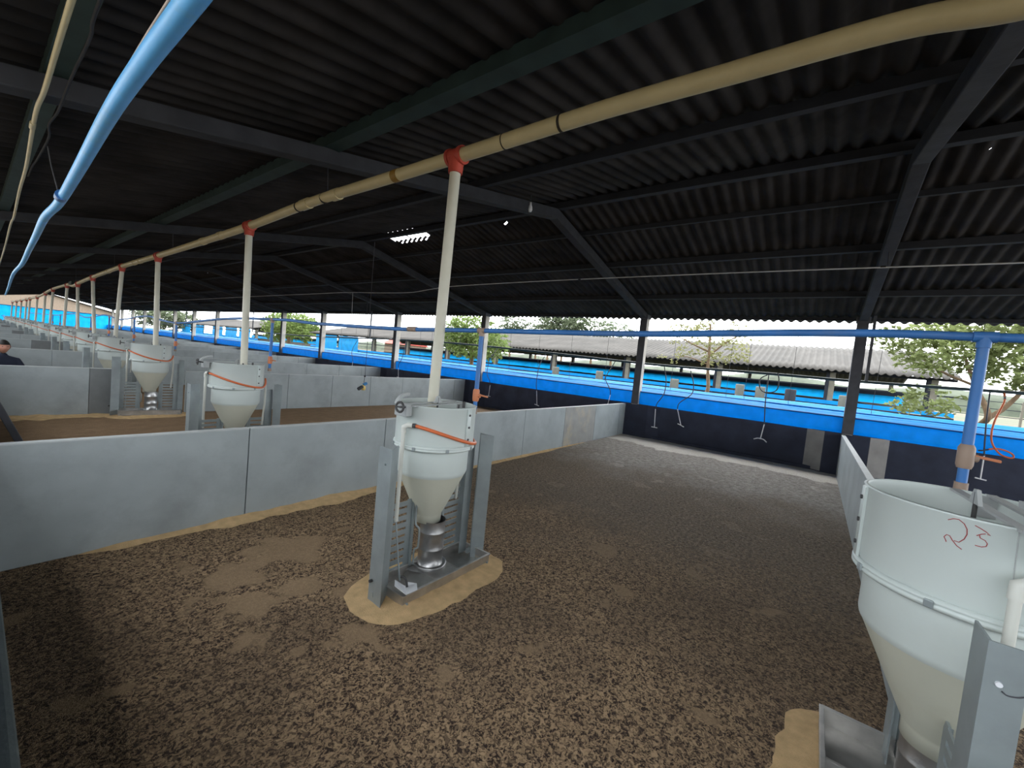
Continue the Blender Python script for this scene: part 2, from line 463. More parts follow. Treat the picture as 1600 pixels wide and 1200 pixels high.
# ------------------------------------------------------------------ blue side curtain
prof = [(10.972,.868),(10.955,.95),(10.952,1.06),(10.958,1.16),(10.968,1.205),(10.99,1.218),(11.03,1.21),(11.06,1.225),(11.09,1.255),(11.13,1.258),
        (11.165,1.25),(11.19,1.275),(11.23,1.30),(11.27,1.30),(11.30,1.292),(11.33,1.32),(11.38,1.345),(11.43,1.345),(11.46,1.338),(11.50,1.37),(11.56,1.395),
        (11.62,1.385),(11.66,1.32),(11.60,1.15),(11.40,.98),(11.17,.90),(11.17,.868)]
def curtain(near=False):
    e = empty('rolled_curtain', (0, 0, 0))
    tag(e, 'added unseen curtain on the near side wall, shading the near floor' if near else 'bright blue side curtain lying folded along the top of the dark wall', 'curtain')
    X_ = (lambda x: -.155-(x-11.0)*.9) if near else (lambda x: x)
    b = MB(); ys = [Y0+i*.35 for i in range(int((Y1-Y0)/.35)+1)]
    n = len(prof); vs = []; fs = []
    for y in ys:
        for k, (x, z) in enumerate(prof):
            a = mnoise.noise(Vector((x*3, y*.45, 0)))*.022 + mnoise.noise(Vector((x*9, y*1.6, 5)))*.009
            fr = 1.0 if 5 <= k <= 22 else .35
            vs.append((X_(x+a*fr*.6), y, .868+(max(z+a*fr, .868)-.868)*(1.25 if near else 1)))
    for i in range(len(ys)-1):
        for k in range(n):
            k2 = (k+1) % n
            fs.append((i*n+k, (i+1)*n+k, (i+1)*n+k2, i*n+k2))
    b.add(vs, fs, True)
    b.add(vs[:n], [tuple(range(n))]); b.add(vs[-n:], [tuple(range(n-1,-1,-1))])
    b.build('fabric', M['curtain_blocker' if near else 'curtain'], e)
    if near: return
    h = MB(); pts = [(10.962, y, 1.207+mnoise.noise(Vector((0, y*.5, 2)))*.008) for y in ys]
    h.tube(pts, .016, 8); h.build('hem', M['hem'], e)
    h = MB(); pts = [(11.315+.02*mnoise.noise(Vector((3, y*.5, 2))), y, 1.318+mnoise.noise(Vector((9, y*.4, 2)))*.014) for y in ys]
    h.tube(pts, .010, 6); h.build('rope', M['hem'], e)
curtain()
curtain(True)  # added out of view to shade the near edge of the pens
# cords that hold the curtain, from the eave purlin down
cy_ = [-2.35, -1.0, .45, 1.35, 1.75, 3.1, 5.0, 6.2, 7.4, 8.6, 11.0, 12.6, 13.3, 16.6, 18.0, 19.3, 22.0, 23.3, 27.0, 29.0]
for y in cy_:
    b = MB(); b.tube([(11.36, y+.03, 1.30), (11.28, y+.012, 2.2), (11.25, y, sheet_z(11.25)-.09)], .0045, 5)
    tag(b.build('curtain_cord', M['wire']), 'thin dark cord from the eave down to the blue curtain', 'cord', 'curtain cords')

# ------------------------------------------------------------------ feed pipe, cream
FEED = [(2.18,2.31),(2.13,6.05),(2.13,10.22),(2.13,13.55),(2.13,16.5),(2.13,19.35),(2.13,22.4),(2.13,26.7),(2.13,29.3),(2.13,32.9),(2.13,37.0),(2.13,39.3),(2.13,43.2),(2.13,47.6),(2.13,52.4)]
F23 = (2.17,-.50)
def fz(y):
    T = [(-9,3.0),(-.45,3.115),(-.1,3.172),(.5,3.188),(1.2,3.203),(2.3,3.193),(4.6,3.183),(6.1,3.12),(8,3.085),(10.4,3.054),(13.5,3.03),(17.2,2.945),(19.5,2.87),(20.7,2.80),(22.3,2.885),(27,2.83),(32,2.62),(40,2.55),(55,2.5)]
    for (a, za), (b, zb) in zip(T[:-1], T[1:]):
        if a <= y <= b:
            t = (y-a)/(b-a); return za+(zb-za)*t
    return T[-1][1]
TOPY = [2.36,6.14,10.40,13.45,17.2,19.9,22.3,26.4,29.2,32.8,36.9,39.2,43.1,47.5,52.2]
fp = empty('feed_pipe', (2.2, 0, 0))
tag(fp, 'cream PVC feed pipe hung under the roof with a drop to every hopper', 'pipe')
pp = spline([(0, y, fz(y)) for y in (-1.9,-1.2,-.7,-.42,-.1,.5,1.2,2.3,3.4,4.6,6.1,8,10.4,13.5,17.2,19.5,20.7,21.4,22.3,27,32,40,53)], 6)
MB().tube(pp, .049, 20).build('pipe', M['pipe_cream'], fp)
def ring(y, r, wd, name, mm, tilt=0):
    z = fz(y); dz = (fz(y+.1)-fz(y-.1))/.2
    d = Vector((tilt, 1, dz)).normalized()
    c = Vector((0, y, z))
    MB().tube([c-d*wd/2, c+d*wd/2], r, 24).build(name, M[mm], fp)
ring(1.45, .0505, .018, 'joint_mark', 'strap_dark'); ring(1.90, .0505, .008, 'joint_mark', 'strap_dark')
ring(3.08, .0515, .075, 'tape_band', 'tape'); ring(4.05, .056, .12, 'coupling', 'pipe_cream'); ring(4.66, .056, .16, 'coupling', 'pipe_cream')
ring(4.82, .0525, .02, 'joint_mark', 'strap_dark'); ring(4.27, .052, .03, 'strap', 'strap_dark', .6)
for y in (7.15,7.9,11.8,12.3,15.0): ring(y, .055, .12, 'coupling', 'pipe_cream')
for y in (4.27, 9.6, 14.5, 20.6):
    MB().tube([(.03,y,fz(y)+.045),(.02,y+.02,sheet_z(2.2)-.1)], .005, 6).build('hanger_wire', M['wire'], fp)
MB().box(-.10,.10,20.35,21.05,fz(20.7)+.03,fz(20.7)+.13).build('hanger_bracket', M['purlin_green'], fp)
def tee(y, bot):
    z = fz(y)
    b = MB(); b.tube([(0,y-.062,z),(0,y+.062,z)], .058, 24)
    for s in (-1, 1): b.tube([(0,y+s*.062-.012,z),(0,y+s*.062+.012,z)], .066, 24)
    b.tube([(0,y,z-.02),(0,y,z-.085),(0,y,z-.125)], .05, 20, radii=[.062,.056,.053])
    tb = b.build('tee', M['tee_red'], fp)
    d = MB(); p0 = Vector((0,y,z-.10)); p1 = Vector(bot)
    d.tube([p0, p0.lerp(p1,.5), p1], .041, 20)
    d.build('drop_tube', M['pipe_drop'], fp)
b = MB(); b.tube([(0,-.64,fz(-.58)),(0,-.52,fz(-.52))], .058, 24); b.tube([(0,-.53,fz(-.53)),(0,-.505,fz(-.51))], .066, 24)
b.tube([(0,-.58,fz(-.58)-.02),(0,-.58,fz(-.58)-.11)], .055, 20)
b.build('tee', M['tee_red'], fp)
MB().tube([(0,-.58,fz(-.58)-.10),(.0,-.84,1.9),(.0,-.76,1.30)], .041, 20).build('drop_tube', M['pipe_drop'], fp)
for (fx, fy), ty in zip(FEED, TOPY):
    by = fy+.10 if fy < 3 else fy+.08*(-1 if ty > fy else 1)
    if 13 < fy < 14: by = fy+.55-.4
    tee(ty, (fx-2.2+.04, by, 1.26))

# left: second cream pipe by the near eave, and the light blue pipe
lp = empty('eave_pipe', (0,0,0)); tag(lp, 'thin cream pipe along the near eave in the upper-left corner', 'pipe')
MB().tube(spline([(.218,.3,2.95),(.233,2.52,2.95),(.245,3.6,2.95),(.244,4.12,2.95),(.29,5.6,2.95),(.313,6.85,2.95),(.36,8.75,2.95),(.366,9.6,2.95),(.45,14,2.93),(.6,24,2.85),(.75,34,2.78)],6), .0115, 12).build('pipe', M['pipe_cream'], lp)
MB().tube([(.246,4.3,2.95),(.25,4.42,2.95)], .0155, 12).build('coupling', M['pipe_cream'], lp)
tag(MB().tube(spline([(.29,.3,2.96),(.297,2.35,2.95),(.314,2.76,2.95),(.313,3.28,2.95),(.32,3.9,2.95),(.307,4.2,2.945),(.332,4.52,2.95),(.326,5.22,2.945),(.33,5.7,2.99),(.34,6.3,3.02)],6), .0065, 8).build('eave_cable', M['rafter']), 'loose grey cable sagging beside the eave pipe at upper left', 'cable')
bp_ = empty('overhead_water_pipe', (0,0,0)); tag(bp_, 'light blue PVC pipe running overhead from the top-left edge', 'pipe')
bz = [(.365,.4,2.60),(.359,1.485,2.60),(.356,2.02,2.60),(.363,2.61,2.60),(.40,3.82,2.60),(.43,5.0,2.60),(.424,5.88,2.60),(.47,7.4,2.60),(.52,9.1,2.60),(.58,11.5,2.56),(.67,16,2.60),(.9,24,2.50),(1.2,34,2.55)]
MB().tube(spline(bz,6), .030, 16).build('pipe', M['blue_pipe_big'], bp_)
MB().tube([(.412,4.62,2.60),(.416,4.74,2.60)], .036, 16).build('coupling', M['blue_pipe'], bp_)
MB().tube([(.40,4.68,2.62),(.36,4.68,2.80),(.34,4.68,2.93)], .004, 6).build('hanger_wire', M['wire'], bp_)
MB().tube(spline([(.335,.4,2.65),(.342,1.6,2.65),(.344,1.92,2.65),(.351,2.3,2.65),(.362,2.62,2.64),(.375,2.9,2.63)],5), .0045, 8).build('side_cable', M['tan_cable'], bp_)

# ------------------------------------------------------------------ blue water line to the feeders
wl = empty('water_line', (0,0,0))
tag(wl, 'blue PVC water pipe along the hoppers with a valve drop at each one', 'pipe')
WP = [(2.5,-1.6,1.985),(2.5,-.63,1.985),(2.48,-.1,1.985),(2.46,.9,1.94),(2.46,1.46,1.928),(2.45,2.2,1.915),(2.45,2.7,1.905),(2.45,3.3,1.897),(2.45,4.75,1.912),(2.45,5.65,1.94),(2.45,7.6,1.92),(2.45,9.9,1.80),(2.45,11.2,1.84),(2.45,12.4,1.90),(2.45,15,1.78),(2.45,17,1.88),(2.45,20,1.76),(2.45,23,1.86),(2.45,28,1.75),(2.45,40,1.75),(2.45,53,1.75)]
MB().tube(spline(WP,6), .0185, 14).build('pipe', M['blue_pipe'], wl)
def wz(y):
    for a, b in zip(WP[:-1], WP[1:]):
        if a[1] <= y <= b[1]: return a[2]+(b[2]-a[2])*(y-a[1])/(b[1]-a[1])
    return 1.75
MB().tube([(2.45,2.95,wz(3)),(2.45,3.07,wz(3))], .023, 14).build('coupling', M['pvc_brown'], wl)
def drop(x, y, zb, valve=True):
    z = wz(y)
    b = MB(); b.tube([(x,y-.035,z),(x,y+.035,z)], .0225, 14); b.tube([(x,y,z),(x,y,z-.045)], .0225, 14)
    b.build('tee', M['blue_pipe'] if y < 1 else M['pvc_brown'], wl)
    MB().tube([(x,y,z-.03),(x+.0,y,zb+.09)], .0185, 14).build('drop', M['blue_pipe'], wl)
    v = MB(); v.tube([(x,y,zb+.115),(x,y,zb+.10),(x,y,zb+.03),(x,y,zb+.015)], .02, 14, radii=[.020,.027,.027,.022])
    v.tube([(x,y,zb+.062),(x+.01,y-.035,zb+.062)], .017, 10)
    vo = v.build('valve', M['pvc_brown'] if y < 1 else M['valve_orange'], wl)
    MB().obox((x+.014,y-.062,zb+.066), (.3,-1,-.12), (1,.3,0), (0,0,1), .042, .010, .006).build('handle', M['valve_orange'], vo, bevel=.003)
    MB().tube([(x,y,zb+.02),(x,y,zb-.05)], .017, 12).build('drop', M['blue_pipe'], wl)
    MB().tube([(x,y,zb-.045),(x,y,zb-.085)], .022, 12).build('coupling', M['pvc_brown'], wl)
drop(2.49,-.525,1.425)
drop(2.45,2.165,1.335)
for (fx, fy) in FEED[1:9]: drop(2.45, fy-.16, 1.33)

# ------------------------------------------------------------------ rail, drinkers, conduit
dr = empty('drinker_rail', (0,0,0)); tag(dr, 'dark steel rail along the open side that carries the drinkers', 'rail')
RP = [(11.10,-3.4,2.02),(11.10,-.7,1.975),(11.10,.9,1.985),(11.10,3.7,1.975),(11.10,7.7,2.09),(11.10,12.7,2.16),(11.10,19.3,2.02),(11.10,24,1.955),(11.10,40,1.95),(11.1,74,1.95)]
MB().tube(spline(RP,4), .030, 12).build('pipe', M['rail'], dr)
def rz_(y):
    for a, b in zip(RP[:-1], RP[1:]):
        if a[1] <= y <= b[1]: return a[2]+(b[2]-a[2])*(y-a[1])/(b[1]-a[1])
    return 1.95
for y in (-.80, 16.6, 29.5, 43):
    MB().box(11.075,11.125,y-.025,y+.025,rz_(y)-.02,sheet_z(11.1)-.04).build('hanger', M['post_dark'], dr)
DK = [(-2.51,.42,'beyond the rim of the numbered feeder'),(.89,.478,'below the looped hose, nearest the right-hand post'),(2.63,.495,'second right of the post at the partition end'),
      (3.28,.33,'just right of the post at the partition end'),(4.66,.62,'just behind the far end of the nearest partition'),(7.0,.385,'in the middle of the second pen'),(9.02,.41,'beside the blue drop pipe of the middle feeder'),
      (11.6,.55,'right of the fourth post, in the third pen'),(14.0,.55,'just right of the post ending the third partition'),(17.5,.55,'in the fourth pen')]
for i, (y, zt, lb) in enumerate(DK):
    e = empty('hanging_drinker', (10.86, y, zt)); tag(e, 'hanging T-shaped pig drinker '+lb, 'drinker', 'hanging drinkers')
    tilt = [.0,.03,-.10,-.02,.05,-.05,.02,.04,-.04,.05][i]*1.0
    ang = [.35,.15,1.1,.1,.4,.6,.2,.3,.5,.1][i]
    hz = rz_(y)-zt
    L1 = [.42,.35,.40,.48,.4,.45,.38,.4,.4,.4][i]
    top = (.0, -tilt*1.3, L1)
    MB().tube([(0,0,0), top], .0105, 10).build('tube', M['chrome'], e)
    c = Vector((cos(pi/2+ang)*0+sin(ang)*.1, -cos(ang), 0)).normalized()
    nb = MB()
    if i == 1: nb.tube(spline([(0,.13,-.02),(0,.06,.012),(0,0,.015),(0,-.07,.0),(0,-.13,-.05)],4), .012, 10)
    else: nb.tube([(-.02-c.x*.075,-c.y*.075,.03*ang),(0,0,0),(.0+c.x*.075,c.y*.075,-.03*ang)], .012, 10)
    nb.build('nipple_bar', M['chrome'], e)
    sw = [.0,.0,-.14,-.12,.12,.10,.16,.05,-.1,.1][i]
    if i == 1:
        pts = [top, (.0,-.02,L1+.25), (.03,.0,L1+.55), (.24,.02,hz-.02)]
        lo = MB().tube(spline([(.12,.02,hz-.02),(.1,.16,hz-.14),(.08,.14,hz-.36),(.06,.0,hz-.44),(.06,-.18,hz-.36),(.08,-.2,hz-.14),(.12,-.16,hz+.03)],5), .012, 8)
        lo.build('hose_loop', M['rubber'], e)
    elif i == 0:
        continue_pts = [top, (.0,.02,L1+.25), (.06,.03,L1+.7), (.24,0,hz-.02)]
        pts = continue_pts
    else:
        pts = [top, (-.01, top[1]+sw*.25, L1+.16), (.02, sw*1.15, L1+.42), (.10, sw*1.1, hz-.40), (.2, sw*.35, hz-.15), (.24, .0, hz-.02)]
    MB().tube(spline(pts,6), .0115, 8).build('hose', M['rubber'], e)

oh = empty('orange_hose', (10.86,-2.68,0)); tag(oh, 'curled orange hose hanging from the rail at the right edge', 'hose')
MB().tube(spline([(.24,0,2.0),(.12,.01,1.86),(.05,.05,1.72),(.0,.11,1.5),(-.01,.13,1.28),(0,.10,1.08),(.0,.0,.92),(.0,-.11,.87),(.01,-.17,.885),(.02,-.15,.94),(.02,-.06,.985),(.01,.04,.995),(.0,.13,.965)],6), .014, 10).build('tube', M['hose'], oh)
MB().tube([(0,.12,.968),(0,.2,.93),(0,.25,.92)], .013, 8).build('end_fitting', M['rubber'], oh)
MB().tube([(.24,0,1.98),(.17,.002,1.915),(.13,.008,1.875)], .018, 10).build('clamp', M['rubber'], oh)

cd = empty('conduit', (0,0,0)); tag(cd, 'thin white electrical conduit strung under the right-hand roof slope', 'conduit')
CP = [(7.9,-3.0,3.535),(7.9,-1.9,3.545),(7.9,.42,3.575),(7.9,3.0,3.59),(7.9,5.24,3.59),(7.9,7.2,3.575),(7.9,8.4,3.55),(7.9,9.2,3.49),(7.9,10,3.43),(7.9,11.6,3.455),(7.9,13.4,3.505),(7.9,16,3.50),(7.9,20.8,3.49),(7.9,34,3.42),(7.9,56,3.36)]
MB().tube(spline(CP,5), .0105, 8).build('tube', M['conduit'], cd)
for y in (-.6,4.3,7.4): MB().tube([(7.9,y,3.572+.015*(y>4)),(7.9,y+.06,3.572+.015*(y>4))], .0145, 8).build('coupling', M['strap_dark'], cd)
tag(MB().tube([(7.9,-.62,3.58),(7.9,-.61,sheet_z(7.9)-.26)], .006,5).build('hanger_wire', M['wire'], cd))
tag(MB().tube([(7.9,13.0,3.50),(7.9,12.97,2.9),(7.9,12.95,2.72)], .006, 6).build('dangling_wire', M['rope']), 'pale wire dangling from the conduit, left of its pair', 'wire')
tag(MB().tube([(7.9,12.1,3.46),(7.9,12.1,2.75)], .009, 6).build('dangling_wire', M['rafter']), 'grey wire dangling from the conduit, right of its pair', 'wire')

lampy = empty('ceiling_bulb', (5.14,3.8,4.05)); tag(lampy, 'small unlit glass bulb under the roof right of the red tee', 'bulb')
MB().tube([(0,0,.24),(0,0,.09)], .006, 6).build('flex', M['wire'], lampy)
MB().lathe([(.0,.09),(.018,.09),(.02,.05),(.034,.015),(.038,-.02),(.026,-.05),(0,-.058)], 16).build('glass', M['conduit'], lampy)

# ------------------------------------------------------------------ feeders
def pol(az, r, z): return (r*cos(radians(az)), r*sin(radians(az)), z)
def make_feeder(theta=127, strip=90, pipe_az=186, numbered=False, paper=False):
    e = empty('hopper_feeder', (0,0,0))
    Rr, Rl = .298, .268
    # upper barrel (open top, double skin)
    b = MB().lathe([(Rl-.004,1.005),(Rr-.004,1.035),(Rr,1.05),(Rr,1.315),(Rr+.006,1.32),(Rr-.006,1.324),(Rr-.008,1.315),(Rr-.008,1.05),(Rl-.014,1.005)], 56)
    up = b.build('upper_barrel', M['hopper'], e)
    for az in (strip, strip+180):
        s = MB().lathe([(Rr+.001,1.035),(Rr+.010,1.04),(Rr+.010,1.312),(Rr+.001,1.317)], 4, radians(az-4.2), radians(az+4.2))
        for q in (-4.2, 4.2):
            s.add([pol(az+q,Rr,1.035),pol(az+q,Rr+.010,1.04),pol(az+q,Rr+.010,1.312),pol(az+q,Rr,1.317)], [(0,1,2,3)])
        so = s.build('seam_strip', M['hopper'], up)
        for zz in (1.09,1.18,1.27):
            MB().tube([pol(az,Rr+.008,zz),pol(az,Rr+.016,zz)], .0085, 10).build('bolt', M['adj_dark'], up)
    if numbered:
        s = MB(); s.tube([pol(185,Rr+.0005,1.315),pol(185.8,Rr+.0005,1.17),pol(187,Rr+.0005,1.04)], .0016, 5); s.build('seam_line', M['adj'], up)
    # flange where barrel meets the lower bowl
    MB().lathe([(Rl-.004,.995),(Rr+.002,.998),(Rr+.011,1.007),(Rr+.011,1.014),(Rr+.004,1.018),(Rr+.011,1.022),(Rr+.010,1.030),(Rr-.002,1.038),(Rr-.010,1.036)], 56).build('flange', M['hopper'], e)
    for az in range(20, 380, 45):
        b = MB(); c = Vector(pol(az,Rr+.012,1.016)); rad = Vector((cos(radians(az)),sin(radians(az)),0)); tan = Vector((-rad.y,rad.x,0))
        b.obox(c, rad, tan, (0,0,1), .005, .012, .013)
        b.build('clamp', M['galv'], e, bevel=.003)
    MB().lathe([(Rl,1.0),(Rl,.825),(Rl-.004,.808),(Rl-.012,.795)], 56).build('lower_barrel', M['hopper'], e)
    MB().lathe([(Rl-.012,.7955),(.108,.475),(.100,.46),(.100,.405),(.09,.405),(.09,.46),(.10,.48),(Rl-.03,.795)], 48).build('cone', M['cone'], e)
    # hose and water pipe on the barrel
    pz = 1.155
    ra = .335
    if numbered: ra = .345
    pc = Vector(pol(pipe_az, ra, 0))
    p = MB(); p.tube([(pc.x,pc.y,pz-.005),(pc.x*1.0,pc.y,.5),(pc.x,pc.y-.005,.485)], .0140, 14)
    wp = p.build('water_tube', M['white_pvc'], e)
    q = MB(); el = [(pc.x,pc.y,pz-.03),(pc.x,pc.y,pz+.012),Vector(pol(pipe_az+6,ra-.004,pz+.03)),Vector(pol(pipe_az+13,ra-.012,pz+.03))]
    q.tube(el, .0185, 14); q.build('elbow', M['white_pvc'], wp)
    MB().tube([(pc.x,pc.y,.49),(pc.x,pc.y-.04,.30),(pc.x*1.02,pc.y-.10,.09)], .006, 8).build('steel_rod', M['galv'], e)
    if not numbered:
        pts = []
        a0, a1 = pipe_az+13, pipe_az+178
        for k in range(25):
            t = k/24; a = a0+(a1-a0)*t
            z = pz+.03-.155*sin(min(t/.78,1)*pi/2)**1.5 + (max(t-.78,0)/.22)**1.6*.10
            pts.append(pol(a, Rr+.026-.010*sin(t*pi), z))
        MB().tube(pts, .0125, 10).build('hose', M['hose'], e)
        MB().tube([pol(a0-1,Rr+.03,pz+.03),pol(a0+3,Rr+.026,pz+.03)], .017, 10).build('hose_clamp', M['adj_dark'], e)
    # second short tube on the other side
    p2 = Vector(pol(pipe_az+176, .33, 0))
    if not numbered: MB().tube([(p2.x-.01,p2.y,1.10),(p2.x,p2.y,.98),(p2.x+.0,p2.y,.80),(p2.x-.02,p2.y,.5)], .013, 10).build('water_tube', M['white_pvc'], e)
    # stainless tube
    b = MB().lathe([(.096,.43),(.096,.345),(.098,.342),(.098,.336),(.096,.333),(.096,.215),(.098,.212),(.098,.206),(.096,.203),(.096,.075),(.112,.07),(.126,.072),(.130,.082),(.124,.092),(.112,.088),(.098,.085)], 40)
    ft = b.build('feed_tube', M['steel'], e)
    if not numbered: ft.location = (.02,-.045,-.012)
    MB().box(-.022,.012,-.132,-.120,.062,.100).build('ring_tag', M['paper'], e)
    for s in (-1, 1):
        r = MB(); x = s*.138
        r.tube(spline([(x,-.02,.60),(x,-.02,.44),(x*.98,-.03,.40),(x*.88,-.05,.37),(x*.88,-.05,.24),(x,-.03,.21),(x,-.03,.10)],4), .0075, 8)
        r.build('guide_rod', M['galv'], e)
        MB().box(x-.016 if s<0 else x-.006, x+.006 if s<0 else x+.016, .0,.012,.08,.64).build('guide_strip', M['galv'], e)
    # tray with raised middle and two basins
    t = MB(); hx, y0, z0, z1, th = .44, -.30, .004, .088, .006
    y1 = .30 if numbered else .012
    t.box(-hx,hx,y0,y1,z0,z0+.006)
    for yy in (y0, y1):
        t.box(-hx,hx,yy-th/2,yy+th/2,z0,z1); t.box(-hx-.006,hx+.006,yy-.010,yy+.010,z1-.004,z1+.006)
    for s in (-1, 1):
        t.box(s*hx-th/2,s*hx+th/2,y0,y1,z0,z1); t.box(s*hx-.010,s*hx+.010,y0,y1,z1-.004,z1+.006)
    t.prism_y([(-.21,z0+.006),(-.115,.062),(.115,.062),(.21,z0+.006)], y0+.004, y1-.004)
    t.build('tray', M['steel_dark'], e, bevel=.002)
    MB().lathe([(.17,.0625),(.14,.066),(.10,.070)], 32, 0 if numbered else pi, 2*pi).build('tray_dish', M['steel'], e)
    for s in (-1, 1):
        MB().tube([(s*.41,y0-.002,.03),(s*.41,y0-.016,.03)], .008, 8).build('bolt', M['galv'], e)
    # slotted divider plates
    for s in (-1, 1):
        d = MB()
        xa, xb = s*.150, s*.44
        d.box(min(xa,xa+s*.045),max(xa,xa+s*.045),.016,.024,.03,.60)
        d.box(min(xb,xb-s*.085),max(xb,xb-s*.085),.016,.024,.03,.84)
        z = .07
        d.box(min(xa+s*.045,xb-s*.085),max(xa+s*.045,xb-s*.085),.016,.024,.03,.075)
        while z < .60:
            d.box(min(xa+s*.045,xb-s*.085),max(xa+s*.045,xb-s*.085),.016,.024,z,z+.034); z += .054
        d.build('slotted_plate', M['galv'], e)
        # side legs: folded angle with its corner to the front
        c = MB(); x = -.545 if s < 0 else .478
        fl_ = .115 if s < 0 else .065
        poly = [(x,-.205),(x-s*.006,-.062),(x-s*.012,-.062),(x-s*.006,-.196),(x-s*fl_,-.112),(x-s*(fl_+.003),-.120)]
        if numbered: poly = [(x,.063),(x,-.012),(x-s*.006,-.012),(x-s*.006,.056),(x-s*.12,.056),(x-s*.12,.063)]
        c.prism_z(poly, 0, 1.06)
        lg = c.build('leg', M['galv'], e)
        # inner plate between leg and slotted plate
        if not numbered: MB().box(min(x-s*.05,x-s*.135),max(x-s*.05,x-s*.135),-.05,-.044,.03,.98).build('inner_plate', M['galv'], lg)
        by_ = .035 if numbered else -.14
        MB().tube([(x-s*.001,by_,.955),(x+s*.006,by_,.955)], .007, 10).build('bolt', M['paper'] if numbered else M['galv'], lg)
        if numbered and s < 0:
            MB().tube(spline([(x-.002,.028,.940),(x-.002,.018,.934),(x-.002,.002,.938),(x-.002,-.010,.946)],4), .0018, 5).build('scratch', M['ink_dark'], lg)
        MB().box(min(x,x-s*.11),max(x,x-s*.11),-.12,-.10,.05,.085).build('bracket', M['galv'], lg)
        MB().tube([(x,-.10 if not numbered else .03,.16),(x+s*.02,-.10 if not numbered else .03,.16)], .010, 8).build('bolt', M['adj_dark'], lg)
    # feed adjuster across the rim
    T = radians(theta); d = Vector((cos(T),sin(T),0)); nrm = Vector((-d.y,d.x,0))
    ob = .07 if numbered else 0.0
    def pt(a, bb, z): return d*a+nrm*(bb+ob)+Vector((0,0,z))
    ad = MB()
    for s in (-1, 1):
        ad.obox(pt(.02,s*.05,1.320), d, nrm, (0,0,1), .31, .016, .004)
    ar = ad.build('adjuster_arm', M['adj'], e)
    bx = MB(); bx.obox(pt(.345,.05 if numbered else -.02,1.288), d, nrm, (0,0,1), .030, .055, .042); bo = bx.build('adjuster_box', M['adj'], e, bevel=.006)
    # toothed quadrant, a thick arc standing upright on the box
    qv = []; n = 10
    for k in range(n+1):
        a = radians(8+92*k/n)
        for rr in (.085,.112):
            for sd in (-.010,.010):
                qv.append(pt(.285+rr*cos(a), -.05+sd, 1.318+rr*.75*sin(a)))
    fs = []
    for k in range(n):
        o0 = k*4; o1 = o0+4
        fs += [(o0,o0+1,o1+1,o1),(o0+2,o1+2,o1+3,o0+3),(o0,o1,o1+2,o0+2),(o0+1,o0+3,o1+3,o1+1)]
    fs += [(0,2,3,1),(n*4,n*4+1,n*4+3,n*4+2)]
    MB().add(qv, fs).build('quadrant', M['adj'], bo)
    kb = MB()
    kb.tube([pt(.37,.02,1.312),pt(.43,.03,1.318)], .008, 8)
    for k in range(12):
        a0 = 2*pi*k/12; a1 = 2*pi*(k+1)/12
        cc = pt(.435,.03,1.318)
        kb.tube([cc+nrm*.034*cos(a0)+Vector((0,0,.034*sin(a0))), cc+nrm*.034*cos(a1)+Vector((0,0,.034*sin(a1)))], .008, 8)
    kb.tube([pt(.435,-.004,1.318),pt(.435,.064,1.318)], .006, 6)
    kb.build('knob', M['adj_dark'], bo)
    pv = MB(); pv.prism_y([(-.045,1.324),(.045,1.324),(.012,1.375),(-.012,1.375)], -.006, .006)
    pvo = pv.build('pivot_bracket', M['adj'], e); pvo.rotation_euler = (0,0,T)
    MB().tube([(0,0,1.365),(0,0,.9),(0,0,.46)], .007, 8).build('adjuster_rod', M['adj_dark'], e)
    pl = MB(); pl.obox(pt(-.25,.03,1.278), d, nrm, (0,0,1), .003, .030, .042); pl.build('hanging_plate', M['adj'], e)
    MB().tube([pt(-.12,.16,1.30),pt(-.12,.16,1.348)], .011, 10).build('rim_stub', M['adj_dark'], e)
    MB().tube([pt(.0,.20,1.29),pt(.0,.20,1.336)], .008, 10).build('rim_stub', M['adj_dark'], e)
    if paper:
        P_ = [(-.455,-.225,.135),(-.43,-.318,.105),(-.33,-.312,.096),(-.27,-.235,.085),(-.315,-.195,.095),(-.35,-.205,.085),(-.395,-.150,.125)]
        f = MB(); k_ = len(P_); f.add(P_+[(x,y,z+.003) for x,y,z in P_], [tuple(range(k_)), tuple(range(k_,2*k_))]+[(i,(i+1)%k_,k_+(i+1)%k_,k_+i) for i in range(k_)])
        fo = f.build('paper_tag', M['paper'], e); fo['label'] = 'torn white paper tag'
        MB().tube(spline([(-.39,-.20,.165),(-.375,-.215,.165),(-.365,-.23,.145),(-.36,-.24,.10)],4), .008, 8).build('nipple', M['adj_dark'], e)
    if numbered:
        S = [[(157.1,1.299),(159.3,1.307),(161.5,1.309),(163.9,1.3),(165.4,1.285),(165.7,1.269),(164.9,1.252),(163.0,1.238),(160.9,1.239)],
             [(157.8,1.228),(157.6,1.232),(156.6,1.242),(157.5,1.251),(158.9,1.25),(160.3,1.238),(162.4,1.225),(164.6,1.218)],
             [(168.2,1.303),(170.4,1.298),(172.8,1.291),(174.7,1.283),(173.4,1.284)],
             [(169.4,1.273),(171.2,1.281),(172.8,1.285)],
             [(170.4,1.278),(171.0,1.268),(173.0,1.264),(174.0,1.256),(173.7,1.247),(172.0,1.242),(169.4,1.242)]]
        n_ = MB()
        for st in S:
            n_.tube([pol(a,Rr+.0002,z) for a, z in st], .0013, 5)
        no = n_.build('number_marking', M['red_ink'], up); no['label'] = 'number 23 drawn in red marker'
    return e

